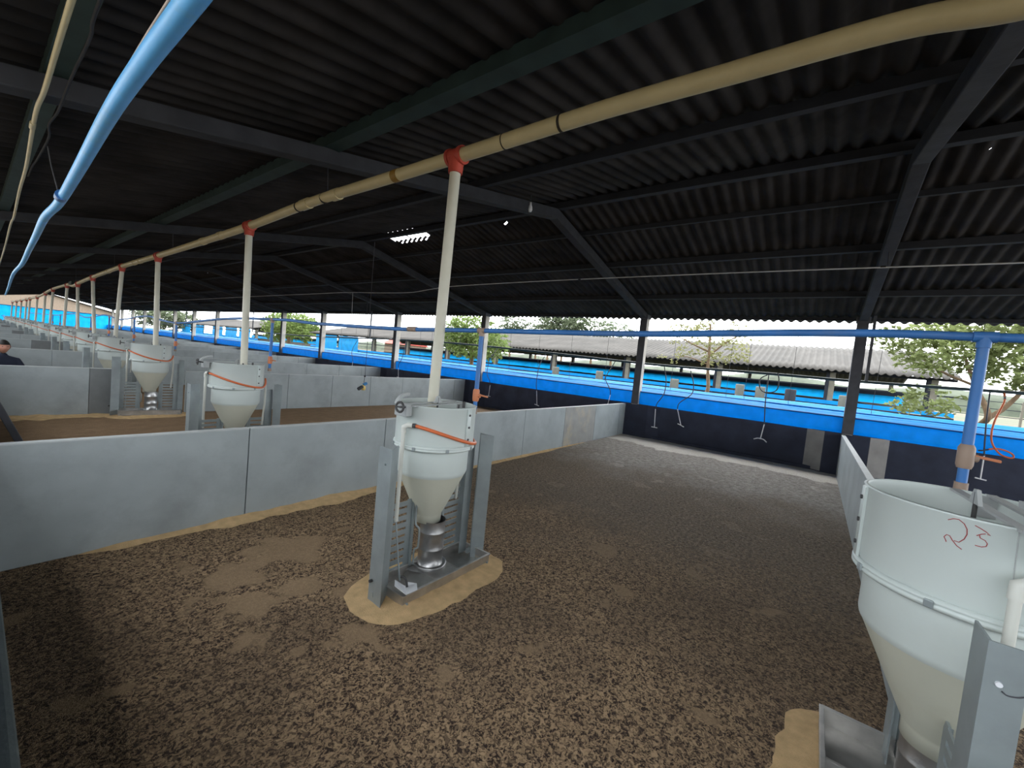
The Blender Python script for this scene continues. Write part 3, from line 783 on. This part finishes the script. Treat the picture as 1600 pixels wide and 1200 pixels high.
def heap(name, cx, cy, tray, out, h, lb, seed=0):
    """feed piled against the outside of a tray; tray = (x0,x1,y0,y1) left free, out = margins (left,right,front,back)"""
    b = MB(); n = 72; m = 9; vs = []; fs = []
    x0, x1, y0, y1 = tray; l, r, f, k_ = out
    mx, my = (x0+x1)/2, (y0+y1)/2; hx, hy = (x1-x0)/2, (y1-y0)/2
    for k in range(n):
        a = 2*pi*k/n; c, s = cos(a), sin(a)
        ri = min(hx/abs(c) if abs(c) > 1e-6 else 9, hy/abs(s) if abs(s) > 1e-6 else 9)
        ox = hx+(r if c > 0 else l); oy = hy+(k_ if s > 0 else f)
        ro = (abs(c/ox)**3+abs(s/oy)**3)**(-1/3)
        ro *= 1+.10*mnoise.noise(Vector((c*1.7+seed*3, s*1.7, seed)))+.05*mnoise.noise(Vector((c*6+seed, s*6, 4)))
        ro = max(ro, ri+.04)
        for i in range(m+1):
            t = i/m; q = ri-.012+(ro-ri+.012)*t
            z = h*(1-t)**1.15*(1+.35*mnoise.noise(Vector((c*q*7+seed, s*q*7, 2)))) + .006*mnoise.noise(Vector((c*q*22, s*q*22, seed)))*(1-t)
            vs.append((cx+mx+c*q, cy+my+s*q, max(z, .0) if i < m else -.006))
    st = m+1
    for k in range(n):
        k2 = (k+1) % n
        for i in range(m): fs.append((k*st+i, k*st+i+1, k2*st+i+1, k2*st+i))
    b.add(vs, fs, True)
    return tag(b.build(name, M['feed']), lb, 'feed', 'spilled feed', 'stuff')

proto = make_feeder(188, -82, 186, paper=True)
proto.location = (FEED[0][0], FEED[0][1], .0)
tag(proto, 'grey hopper feeder alone in the middle of the nearest pen, orange hose around it', 'feeder', 'hopper feeders')
FT = make_feeder(176, -60, 172)
labs = ['grey hopper feeder rising behind the nearest partition', 'grey hopper feeder standing in the gap of the second partition, slotted plates showing',
        'grey hopper feeder partly hidden just left behind the one in the partition gap']
for i, (fx, fy) in enumerate(FEED[1:]):
    f = FT if i == 0 else copy_tree(FT)
    f.location = (fx, fy, .02 if i == 1 else 0)
    f.rotation_euler = (0, 0, radians([0, -6, 4, -3, 5, 0, -4, 2, 3, 0, 2, 0, 3, 0][i]))
    lb = labs[i] if i < 3 else 'grey hopper feeder, %s in the long row from the nearest, far down the barn' % ORD[i+2]
    tag(f, lb, 'feeder', 'hopper feeders')
f23 = make_feeder(183, 96, 184.5, numbered=True)
f23.location = (F23[0], F23[1], .03)
tag(f23, 'large pale hopper feeder at the right edge with 23 written on it', 'feeder', 'hopper feeders')
TR = (-.445,.445,-.305,.02)
heap('feed_heap', FEED[0][0], FEED[0][1], TR, (.27,.16,.20,.22), .028, 'tan feed heaped around the tray of the middle feeder', 1)
heap('feed_heap', FEED[1][0], FEED[1][1], TR, (.2,.2,.2,.2), .028, 'tan feed around the feeder behind the nearest partition', 2)
heap('feed_heap', FEED[2][0], FEED[2][1], TR, (.2,.2,.22,.1), .028, 'tan feed around the feeder in the partition gap', 3)
heap('feed_heap', F23[0], F23[1], (-.445,.445,-.305,.305), (.2,.2,.2,.2), .03, 'tan feed around the tray of the numbered feeder', 4)
def ridge(x0, x1, y, wd, h, lb):
    b = MB(); n = 60; vs = []; fs = []
    for i in range(n+1):
        t = i/n; x = x0+(x1-x0)*t
        k = (sin(pi*t)**.5)*(.7+.6*mnoise.noise(Vector((x*1.4, 3, 0)))+.25*mnoise.noise(Vector((x*6, 8, 0))))
        k = max(k, .02)
        for (yy, zz) in ((0,h*k),( -.35*wd*k,h*k*.62),(-.7*wd*k,h*k*.2),(-wd*k,-.003)):
            vs.append((x, y+yy, zz))
    for i in range(n):
        for j in range(3):
            fs.append((i*4+j,(i+1)*4+j,(i+1)*4+j+1,i*4+j+1))
    b.add(vs, fs, True)
    return tag(b.build('feed_heap', M['feed']), lb, 'feed', 'spilled feed', 'stuff')
ridge(.5, 3.6, 4.118, .22, .055, 'strip of tan feed along the foot of the nearest partition')
ridge(2.6, 8.6, 4.118, .10, .03, 'thin line of feed along the right half of the nearest partition')
ridge(.1, 1.7, 10.268, .5, .06, 'tan feed along the left foot of the second partition')

# ------------------------------------------------------------------ small things
ty = empty('hanging_toy', (5.95,9.0,.70)); tag(ty, 'small yellow and blue toy hanging on a wire in front of the second partition', 'toy')
MB().tube([(0,0,.10),(.015,0,.26),(.015,0,1.4),(0,0,3.56)], .006, 6).build('wire', M['wire'], ty)
MB().lathe([(0,-.09),(.045,-.085),(.05,-.02),(.03,.03),(.02,.05)], 12).build('body', M['yellow'], ty)
MB().obox((.03,-.01,.07),(1,0,.5),(0,1,0),(-.5,0,1),.05,.035,.03).build('cap', M['toy_blue'], ty, bevel=.01)
MB().obox((-.09,0,-.03),(1,0,.6),(0,1,0),(-.6,0,1),.07,.04,.035).build('pad', M['rubber'], ty, bevel=.012)
MB().lathe([(0,.29),(.022,.275),(.022,.25),(0,.235)], 10, c=(.015,0,0)).build('knot', M['wire'], ty)

bar = MB(); bar.beam((.475,6.5,.03),(.11,6.5,.99), .055, .085, (0,1,0))
tag(bar.build('leaning_bar', M['post_dark'], bevel=.006), 'dark flat bar leaning on the near wall at the left edge', 'bar')

# squatting person seen at the left edge behind the second partition
def person():
    e = empty('person', (.40,11.7,0)); tag(e, 'person in dark clothing crouching behind the second partition at the left edge', 'person')
    J = {'pel':(0,.02,.33,.15),'sp':(0,-.02,.52,.145),'ch':(.0,-.06,.73,.16),'nk':(.0,-.07,.90,.055),'hd0':(.0,-.085,.965,.06),
         'shl':(-.15,-.05,.82,.07),'ell':(-.20,-.20,.60,.05),'wrl':(-.12,-.38,.56,.036),'shr':(.17,-.05,.82,.07),'elr':(.25,-.18,.60,.05),'wrr':(.13,-.38,.56,.036),
         'hpl':(-.10,.0,.30,.10),'knl':(-.13,-.36,.44,.075),'anl':(-.12,-.16,.07,.05),'tol':(-.13,-.34,.035,.04),
         'hpr':(.10,.0,.30,.10),'knr':(.17,-.36,.44,.075),'anr':(.15,-.16,.07,.05),'tor':(.17,-.34,.035,.04)}
    E_ = [('pel','sp'),('sp','ch'),('ch','nk'),('nk','hd0'),('ch','shl'),('shl','ell'),('ell','wrl'),('ch','shr'),('shr','elr'),('elr','wrr'),
          ('pel','hpl'),('hpl','knl'),('knl','anl'),('anl','tol'),('pel','hpr'),('hpr','knr'),('knr','anr'),('anr','tor')]
    def skin(name, names, edges, mm, parent, sub=2):
        ids = {n: i for i, n in enumerate(names)}
        me = bpy.data.meshes.new(name)
        me.from_pydata([J[n][:3] for n in names], [(ids[a], ids[b]) for a, b in edges], [])
        me.materials.append(mm)
        o = bpy.data.objects.new(name, me); COL.objects.link(o); o.parent = parent
        sk = o.modifiers.new('skin', 'SKIN'); sk.use_smooth_shade = True
        for n in names:
            r = J[n][3]; me.skin_vertices[0].data[ids[n]].radius = (r, r)
        me.skin_vertices[0].data[0].use_root = True
        s = o.modifiers.new('sub', 'SUBSURF'); s.levels = sub; s.render_levels = sub
        return o
    skin('clothed_body', list(J.keys()), E_, M['cloth'], e)
    # head with face
    h = MB(); vs = []; n = 18; m = 14
    for i in range(m+1):
        ph = pi*i/m
        for k in range(n):
            a = 2*pi*k/n
            x = .078*sin(ph)*cos(a); y = .095*sin(ph)*sin(a); z = .118*cos(ph)
            if y < -.05 and abs(x) < .02: y -= .022*max(0, 1-abs(z+.012)/.035)      # nose
            if y < -.04 and abs(abs(x)-.032) < .016 and abs(z-.018) < .016: y += .010   # eye sockets
            if z < -.04: x *= .86
            vs.append((x, y, z))
    fs = [(i*n+k, (i+1)*n+k, (i+1)*n+(k+1) % n, i*n+(k+1) % n) for i in range(m) for k in range(n)]
    h.add(vs, fs, True)
    for s in (-1, 1): h.lathe([(0,-.025),(.014,-.018),(.018,0),(.014,.02),(0,.028)], 8, c=(s*.08,.012,.0))
    ho = h.build('head', M['skin'], e); ho.location = (0,-.10,1.07); ho.rotation_euler = (.15,0,.25)
    hr = MB(); hv = []
    for i in range(8):
        ph = pi*.56*i/7
        for k in range(n):
            a = 2*pi*k/n
            x = .086*sin(ph)*cos(a); y = .104*sin(ph)*sin(a)+.008; z = .126*cos(ph)
            if y < -.05 and z < .055: z = .055
            hv.append((x, y, z))
    hr.add(hv, [(i*n+k, (i+1)*n+k, (i+1)*n+(k+1) % n, i*n+(k+1) % n) for i in range(7) for k in range(n)], True)
    hr.build('hair', M['hair'], ho)
    for s in (-1, 1):
        ey = MB().lathe([(0,-.007),(.006,-.004),(.0075,0),(.006,.004),(0,.007)], 8, c=(s*.032,-.083,.018)); ey.build('eye', M['adj_dark'], ho)
        hd = MB(); w_ = Vector((s*.125,-.39,.555))
        hd.obox(w_+Vector((0,-.045,-.01)), (1,0,0),(0,1,-.3),(0,.3,1), .038,.045,.014)
        for f_ in range(4):
            x = -.028+.019*f_; L = [.06,.072,.068,.052][f_]
            hd.tube([w_+Vector((x,-.085,-.022)), w_+Vector((x*1.1,-.085-L*.55,-.042)), w_+Vector((x*1.1,-.085-L*.85,-.075))], .009, 8)
        hd.tube([w_+Vector((-s*.036,-.03,-.012)), w_+Vector((-s*.062,-.06,-.025)), w_+Vector((-s*.066,-.085,-.04))], .0105, 8)
        hd.build('hand', M['skin'], e, bevel=.006)
person()

# ------------------------------------------------------------------ far end of the barn
ec = empty('end_curtain', (0, 74.6, 0)); tag(ec, 'blue curtain closing the far end of the barn', 'curtain')
b = MB(); n = 60
vs = [(-.6+12*i/n, .05*sin(i*1.7), z) for z in (.4,1.4,2.42) for i in range(n+1)]
b.add(vs, [(r*(n+1)+i, r*(n+1)+i+1, (r+1)*(n+1)+i+1, (r+1)*(n+1)+i) for r in range(2) for i in range(n)], True)
b.build('fabric', M['curtain_far'], ec)
MB().tube([(-.6,0,2.42),(11.4,0,2.42)], .04, 8).build('top_rail', M['hem'], ec)
fb = empty('far_building', (5.5, 92, 0)); tag(fb, 'cream gabled building beyond the far end of the barn', 'building')
MB().prism_y([(-9,0),(9,0),(9,3.0),(0,5.2),(-9,3.0)], 0, 6).build('wall', M['cream_wall'], fb)
for s in (-1, 1):
    MB().add([(s*9.5,-.4,2.95),(0,-.4,5.32),(0,6.4,5.32),(s*9.5,6.4,2.95),(s*9.5,-.4,3.05),(0,-.4,5.42),(0,6.4,5.42),(s*9.5,6.4,3.05)],
             [(0,1,2,3),(4,5,6,7),(0,1,5,4),(2,3,7,6),(0,3,7,4)]).build('roof', M['roof_out'], fb)

# ------------------------------------------------------------------ outdoors
g = MB(); g.add([(11.16,-60,.30),(260,-60,.30),(260,320,.30),(11.16,320,.30)], [(0,1,2,3)])
tag(g.build('ground', M['grass']), 'pale grassy ground outside the barn', 'ground', kind='structure')
g = MB(); g.add([(-160,-60,-.05),(-.16,-60,-.05),(-.16,320,-.05),(-160,320,-.05)], [(0,1,2,3)])
tag(g.build('ground_left', M['soil']), 'soil outside the near side wall', 'ground', kind='structure')
g = MB(); g.add([(-.16,75.0,-.02),(11.16,75.0,-.02),(11.16,320,-.02),(-.16,320,-.02)], [(0,1,2,3)])
tag(g.build('ground_end', M['soil']), 'soil beyond the far end of the barn', 'ground', kind='structure')

def neighbour(lb, NY0, NY1, posts, curtains):
    nb = empty('neighbour_barn', (22, 0, .3)); tag(nb, lb, 'barn')
    rb = roof_slope(-.2, 2.33, 6.0, 3.80, [], [], NY0, NY1, lam=.26, amp=.04, sub=6, nx=6)
    o = rb.build('roof_slope', M['roof_out'], nb, fix=False); mm = o.modifiers.new('thick','SOLIDIFY'); mm.thickness = .03
    rb = roof_slope(6.0, 3.80, 12.2, 2.33, [], [], NY0, NY1, lam=.26, amp=.04, sub=6, nx=6)
    o = rb.build('roof_slope', M['roof_out'], nb, fix=False); mm = o.modifiers.new('thick','SOLIDIFY'); mm.thickness = .03
    MB().box(.25,.37,NY0,NY1,2.22,2.34).build('eave_beam', M['out_dark'], nb)
    MB().box(11.6,11.7,NY0,NY1,2.22,2.34).build('eave_beam', M['out_dark'], nb)
    for y in posts:
        p_ = MB().box(.22,.46,y-.10,y+.10,0,2.25).build('post', M['out_post'], nb)
        MB().box(.20,.44,y+.10,y+.22,0,2.25).build('shade_side', M['out_dark'], p_)  # dark strip stands for the shaded side of the post
        MB().box(11.5,11.75,y-.10,y+.10,0,2.25).build('post', M['out_post'], nb)
    MB().box(-.15,.02,NY0,NY1,0,.80).build('near_wall', M['out_concrete'], nb)
    MB().box(.03,.12,NY0,NY1,0,.86).build('dark_band', M['out_dark'], nb)  # dark strip standing for the shaded interior
    MB().box(.06,.3,NY0,NY1,.88,1.04).build('blue_band', M['curtain_far'], nb)
    for k in range(int((NY1-NY0)/6.3)):
        y = NY0+2.2+k*6.3
        MB().box(.6,11.2,y-.04,y+.04,0,1.02).build('pen_wall', M['out_concrete'], nb)
    MB().box(10.6,10.8,NY0,NY1,0,1.0).build('far_wall', M['out_concrete'], nb)
    def sheet(x, ya, yb, za, zb, name):
        b = MB(); n = max(int((yb-ya)/.25), 4); vs = []
        for r in range(6):
            for i in range(n+1):
                vs.append((x+.035*sin(r*2.1)+.02*mnoise.noise(Vector((i*.7, r, x))), ya+(yb-ya)*i/n, za+(zb-za)*r/5))
        b.add(vs, [(r*(n+1)+i, r*(n+1)+i+1, (r+1)*(n+1)+i+1, (r+1)*(n+1)+i) for r in range(5) for i in range(n)], True)
        b.build(name, M['curtain_far'], nb)
    sheet(11.0, NY0, NY1, 1.0, 1.5, 'far_curtain')
    MB().box(11.25,11.35,NY0,NY1,1.47,1.74).build('far_rail', M['out_dark'], nb)
    for (a, c) in curtains:
        sheet(-.05, a, c, .72, 2.2, 'side_curtain')
    MB().box(.30,.36,NY0,NY1,1.62,1.68).build('mid_rail', M['out_dark'], nb)
neighbour('open-sided neighbouring barn with an old grey corrugated roof, right of the third post', -4.2, 43.6, (-3.6,-.5,3.9,8.6,13.4,18.2,23,27.8,32.6,37.4,42.2), ((34.6,37.9),(38.3,42.3)))
neighbour('farther neighbouring barn with closed blue side curtains, seen at left between the drop tubes', 57.5, 88.0, (58,63,68,73,78,83,87.5), ((59,62.6),(63.3,67.5),(68.5,72.6),(76.5,81.8),(82.6,87)))
# grey plastic drums and a dark bin standing at the neighbour barn
def drum(x, y, r, h, lb, mm='drum', z=.3):
    e = MB().lathe([(0,0),(r*.92,0),(r,.06),(r,h*.5),(r*1.03,h*.52),(r,h*.55),(r,h-.05),(r*.9,h),(0,h)], 20)
    o = e.build('drum', M[mm]); o.location = (x, y, z)
    return tag(o, lb, 'drum', 'drums by the neighbouring barn')
for (x, y, r, h, lb) in ((20.9,-.95,.20,1.32,'grey drum left of the nearest beige post of the neighbouring barn'),(20.9,1.95,.19,1.34,'pale drum between two posts of the neighbouring barn'),
                         (20.9,2.75,.18,1.36,'grey drum beside the dark post of the neighbouring barn'),(20.9,5.6,.20,1.3,'pale drum seen just right of the partition-end post'),
                         (20.9,9.6,.20,1.32,'pale drum seen left of the partition-end post'),(20.9,12.4,.20,1.3,'pale drum seen midway between the two posts')):
    drum(x, y, r, h, lb)
drum(20.9,.85,.2,1.36,'dark bin below the looped hose, outside','out_dark')
sh = empty('shed', (40, 50.5, .3)); tag(sh, 'small shed with a red roof seen left of the drop tube of the middle feeder', 'shed')
MB().box(-2,2,-2.4,2.4,0,2.2).build('wall', M['cream_wall'], sh); MB().prism_y([(-2.4,2.2),(2.4,2.2),(0,3.2)],-2.7,2.7).build('roof', M['red_roof'], sh)

# fences in the yard, thin rails
fe = empty('yard_fence', (38, 0, .3)); tag(fe, 'thin wire and post fence in the field beyond the neighbouring barn', 'fence')
for z in (.9,1.35,1.8): MB().beam((0,-20,z),(0,60,z), .04,.04).build('rail', M['out_dark'], fe)
for k in range(17): MB().box(-.05,.05,-20+k*5-.05,-20+k*5+.05,0,1.9).build('post', M['out_post'], fe)

def leaf_tree(name, base, trunk, crowns, n, ls, mm, lb, cat='tree', group='trees outside', seed=1, tr=.09, droop=.25):
    rnd = random.Random(seed)
    e = empty(name, base); tag(e, lb, cat, group)
    t = MB()
    for (pts, r0, r1) in trunk:
        sp = spline(pts, 5); m_ = len(sp)
        t.tube(sp, r0, 8, radii=[r0+(r1-r0)*i/(m_-1) for i in range(m_)])
    t.build('trunk', M['bark'], e)
    f = MB(); tot = sum(c[3]*c[4]*c[5] for c in crowns)
    for c in crowns:
        k = int(n*c[3]*c[4]*c[5]/tot)
        # leaf sprays: small twigs each carrying several leaves
        for _ in range(max(k//7, 1)):
            while True:
                u = Vector((rnd.uniform(-1,1), rnd.uniform(-1,1), rnd.uniform(-1,1)))
                if .25 < u.length < 1: break
            q = Vector((c[0]+u.x*c[3], c[1]+u.y*c[4], c[2]+u.z*c[5]))
            dirv = Vector((u.x+rnd.gauss(0,.5), u.y+rnd.gauss(0,.5), u.z*.4-droop+rnd.gauss(0,.3))).normalized()
            for j in range(7):
                s = ls*rnd.uniform(.6,1.3)
                pz_ = q+dirv*ls*.55*j+Vector((rnd.gauss(0,.3),rnd.gauss(0,.3),rnd.gauss(0,.3)))*ls
                a = Vector((rnd.gauss(0,1),rnd.gauss(0,1),rnd.gauss(0,.6))).normalized()
                bb = a.cross(Vector((rnd.gauss(0,1),rnd.gauss(0,1),rnd.gauss(0,1)))).normalized()
                f.add([pz_-a*s, pz_-bb*s*.42, pz_+a*s, pz_+bb*s*.42], [(0,1,2,3)])
    f.build('foliage', M[mm], e, fix=False)
    return e
# right-hand tree close to the barn
leaf_tree('leafy_tree', (14.4,-3.3,.28),
  [([(0,.15,0),(.1,.1,.9),(-.15,.05,1.25),(-.05,.3,1.9),(.2,.5,2.6)],.09,.03), ([(-.1,.05,1.15),(0,-.25,1.5),(.1,-.6,2.2),(.2,-.8,3.0)],.06,.025), ([(-.05,.3,1.9),(.0,.9,2.2),(.1,1.5,2.7)],.035,.012)],
  [(.1,.9,2.75,.8,.95,.55),(.3,-.5,2.6,.9,.9,.7),(.2,.2,3.3,.9,1.3,.4),(-.1,1.15,1.45,.4,.62,.38),(.3,1.6,3.1,.5,.7,.3)], 8000, .075, 'leaf_b',
  'green leafy tree beyond the blue curtain at the right edge', seed=3)
leaf_tree('leafy_tree', (14.0,2.8,.28),
  [([(.0,.15,0),(.0,.05,.75),(0,-.08,1.15),(0,0,1.8),(0,.02,2.4),(.1,.1,3.2)],.075,.03), ([(0,0,2.2),(.1,-.5,2.7),(.1,-1.0,3.0)],.03,.01), ([(0,0,2.3),(0,.7,2.6),(.1,1.3,2.9)],.03,.01), ([(0,-.0,1.9),(.1,.6,2.1),(.1,1.0,2.1)],.022,.008)],
  [(0,.0,2.95,.6,.9,.35),(.1,-.7,2.75,.5,.6,.25),(.1,.9,2.9,.5,.7,.28),(.0,-.1,2.3,.5,1.1,.35),(.1,1.2,2.15,.3,.3,.2)], 1900, .055, 'leaf_c',
  'sparse yellowish tree between the two right-hand posts', seed=5)
leaf_tree('leafy_tree', (16.2,14.8,.28),
  [([(0,0,0),(.05,.1,1.2),(0,.05,2.0),(.1,-.2,3.0)],.13,.05), ([(0,.05,1.6),(0,1.0,2.6)],.06,.02), ([(0,.05,1.5),(0,-1.0,2.5)],.06,.02)],
  [(.1,.4,2.9,1.0,1.5,.75),(0,-1.2,2.2,.8,.9,.7),(.0,1.2,2.3,.8,.9,.6),(.0,.2,1.9,.9,1.3,.5)], 8000, .09, 'leaf_a',
  'dense green tree left and right of the third post', seed=7)
leaf_tree('leafy_tree', (23,50.5,.28),
  [([(0,0,0),(0,.2,2),(0,0,3.5)],.25,.1)],
  [(0,0,3.3,2.2,4.6,1.2),(.0,2.4,2.1,1.5,2.6,.9),(0,-2.6,2.4,1.5,2.2,.9)], 7000, .18, 'leaf_a',
  'round green tree beyond the posts, left of the post at the third partition', seed=9)
leaf_tree('leafy_tree', (20,92,.3),
  [([(0,0,0),(0,.2,2),(0,0,4)],.3,.1)],
  [(0,0,3.2,3.2,4,1.9),(2.5,-4,2.6,2.0,4,1.5)], 5000, .25, 'leaf_d',
  'grey-green tree far away behind the third drop tube', seed=13)
far = [(80,61,13.2,3.2,'leftmost'),(84,56,12.0,3.4,'second from left'),(80,50,13.4,2.8,'third from left, beside the tallest'),(82,47.5,14.2,3.0,'tallest, fourth from left'),(80,43.5,13.0,2.4,'fifth from left'),(82,40,12.6,3.6,'broad, second from right'),(80,34.5,11.4,3.6,'rightmost')]
for i, (x, y, h, r, lb) in enumerate(far):
    h -= .3
    leaf_tree('eucalyptus_tree', (x,y,.3), [([(0,0,0),(.2,.2,h*.5),(0,0,h*.85)],.3,.1)], [(0,0,h-r*.55,r*.8,r,r*.65),(0,.4,h-r*1.3,r*.9,r*1.1,r*.6)], 1800, .34, 'leaf_d',
              'eucalyptus on the skyline above the grey roof, '+lb, group='skyline trees', seed=20+i)
hb = MB(); n = 90; vs = []; fs = []
for i in range(n+1):
    y = -80+i*4.2
    h = 4.2+1.6*mnoise.noise(Vector((y*.06,0,0)))+1.0*mnoise.noise(Vector((y*.31,4,0)))
    for (xx, zz) in ((126,.0),(128,h*.6),(132,h),(137,h*.6),(139,.0)): vs.append((xx+mnoise.noise(Vector((y,zz,1))), y, .3+zz))
for i in range(n):
    for j in range(4): fs.append((i*5+j,(i+1)*5+j,(i+1)*5+j+1,i*5+j+1))
hb.add(vs, fs, True)
tag(hb.build('distant_woodland', M['far_tree']), 'distant band of woodland on the horizon', 'woodland', kind='stuff')

# ------------------------------------------------------------------ daylight
wd = bpy.data.worlds.new('overcast'); SC.world = wd; wd.use_nodes = True
nt = wd.node_tree; bg = nt.nodes['Background']
bg.inputs['Color'].default_value = (.93,.965,1.0,1)
tcw = nt.nodes.new('ShaderNodeTexCoord'); dw = nt.nodes.new('ShaderNodeVectorMath'); dw.operation = 'DOT_PRODUCT'
dw.inputs[1].default_value = (.80,.25,.54)
nt.links.new(tcw.outputs['Generated'], dw.inputs[0])
mw_ = nt.nodes.new('ShaderNodeMapRange'); mw_.interpolation_type = 'SMOOTHSTEP'
for k_, x_ in (('From Min',-.75),('From Max',.75),('To Min',.62),('To Max',1.35)): mw_.inputs[k_].default_value = x_
nt.links.new(dw.outputs['Value'], mw_.inputs['Value']); nt.links.new(mw_.outputs['Result'], bg.inputs['Strength'])
sd = bpy.data.lights.new('sun', 'SUN'); sd.energy = .5; sd.angle = radians(25); sd.color = (1,.96,.9)
so = bpy.data.objects.new('sun', sd); COL.objects.link(so); so.rotation_euler = (radians(-12), radians(24), 0)

# ------------------------------------------------------------------ camera
f, pitch, roll, yaw = 637.3877, radians(3.2252565), radians(5.60094), radians(53.41527)
fw = Vector((sin(yaw)*cos(pitch), cos(yaw)*cos(pitch), -sin(pitch)))
rt = Vector((cos(yaw), -sin(yaw), 0)); upv = rt.cross(fw)
right = rt*cos(roll)+upv*sin(roll); up = -rt*sin(roll)+upv*cos(roll)
cam = bpy.data.cameras.new('camera'); cam.sensor_fit = 'HORIZONTAL'; cam.sensor_width = 36; cam.lens = f/1600*36; cam.clip_end = 1000; cam.clip_start = .05
co = bpy.data.objects.new('camera', cam); COL.objects.link(co)
mw = Matrix((right, up, -fw)).transposed().to_4x4(); mw.translation = Vector((0,0,1.7))
co.matrix_world = mw
SC.camera = co

SC.view_settings.view_transform = 'Standard'; SC.view_settings.look = 'None'
SC.view_settings.gamma = 1.0; SC.view_settings.use_curve_mapping = False
SC.view_settings.exposure = 2.5
SC.cycles.max_bounces = 10; SC.cycles.diffuse_bounces = 7; SC.cycles.glossy_bounces = 3; SC.cycles.transmission_bounces = 4
SC.cycles.use_denoising = True; SC.cycles.sample_clamp_indirect = 6.0
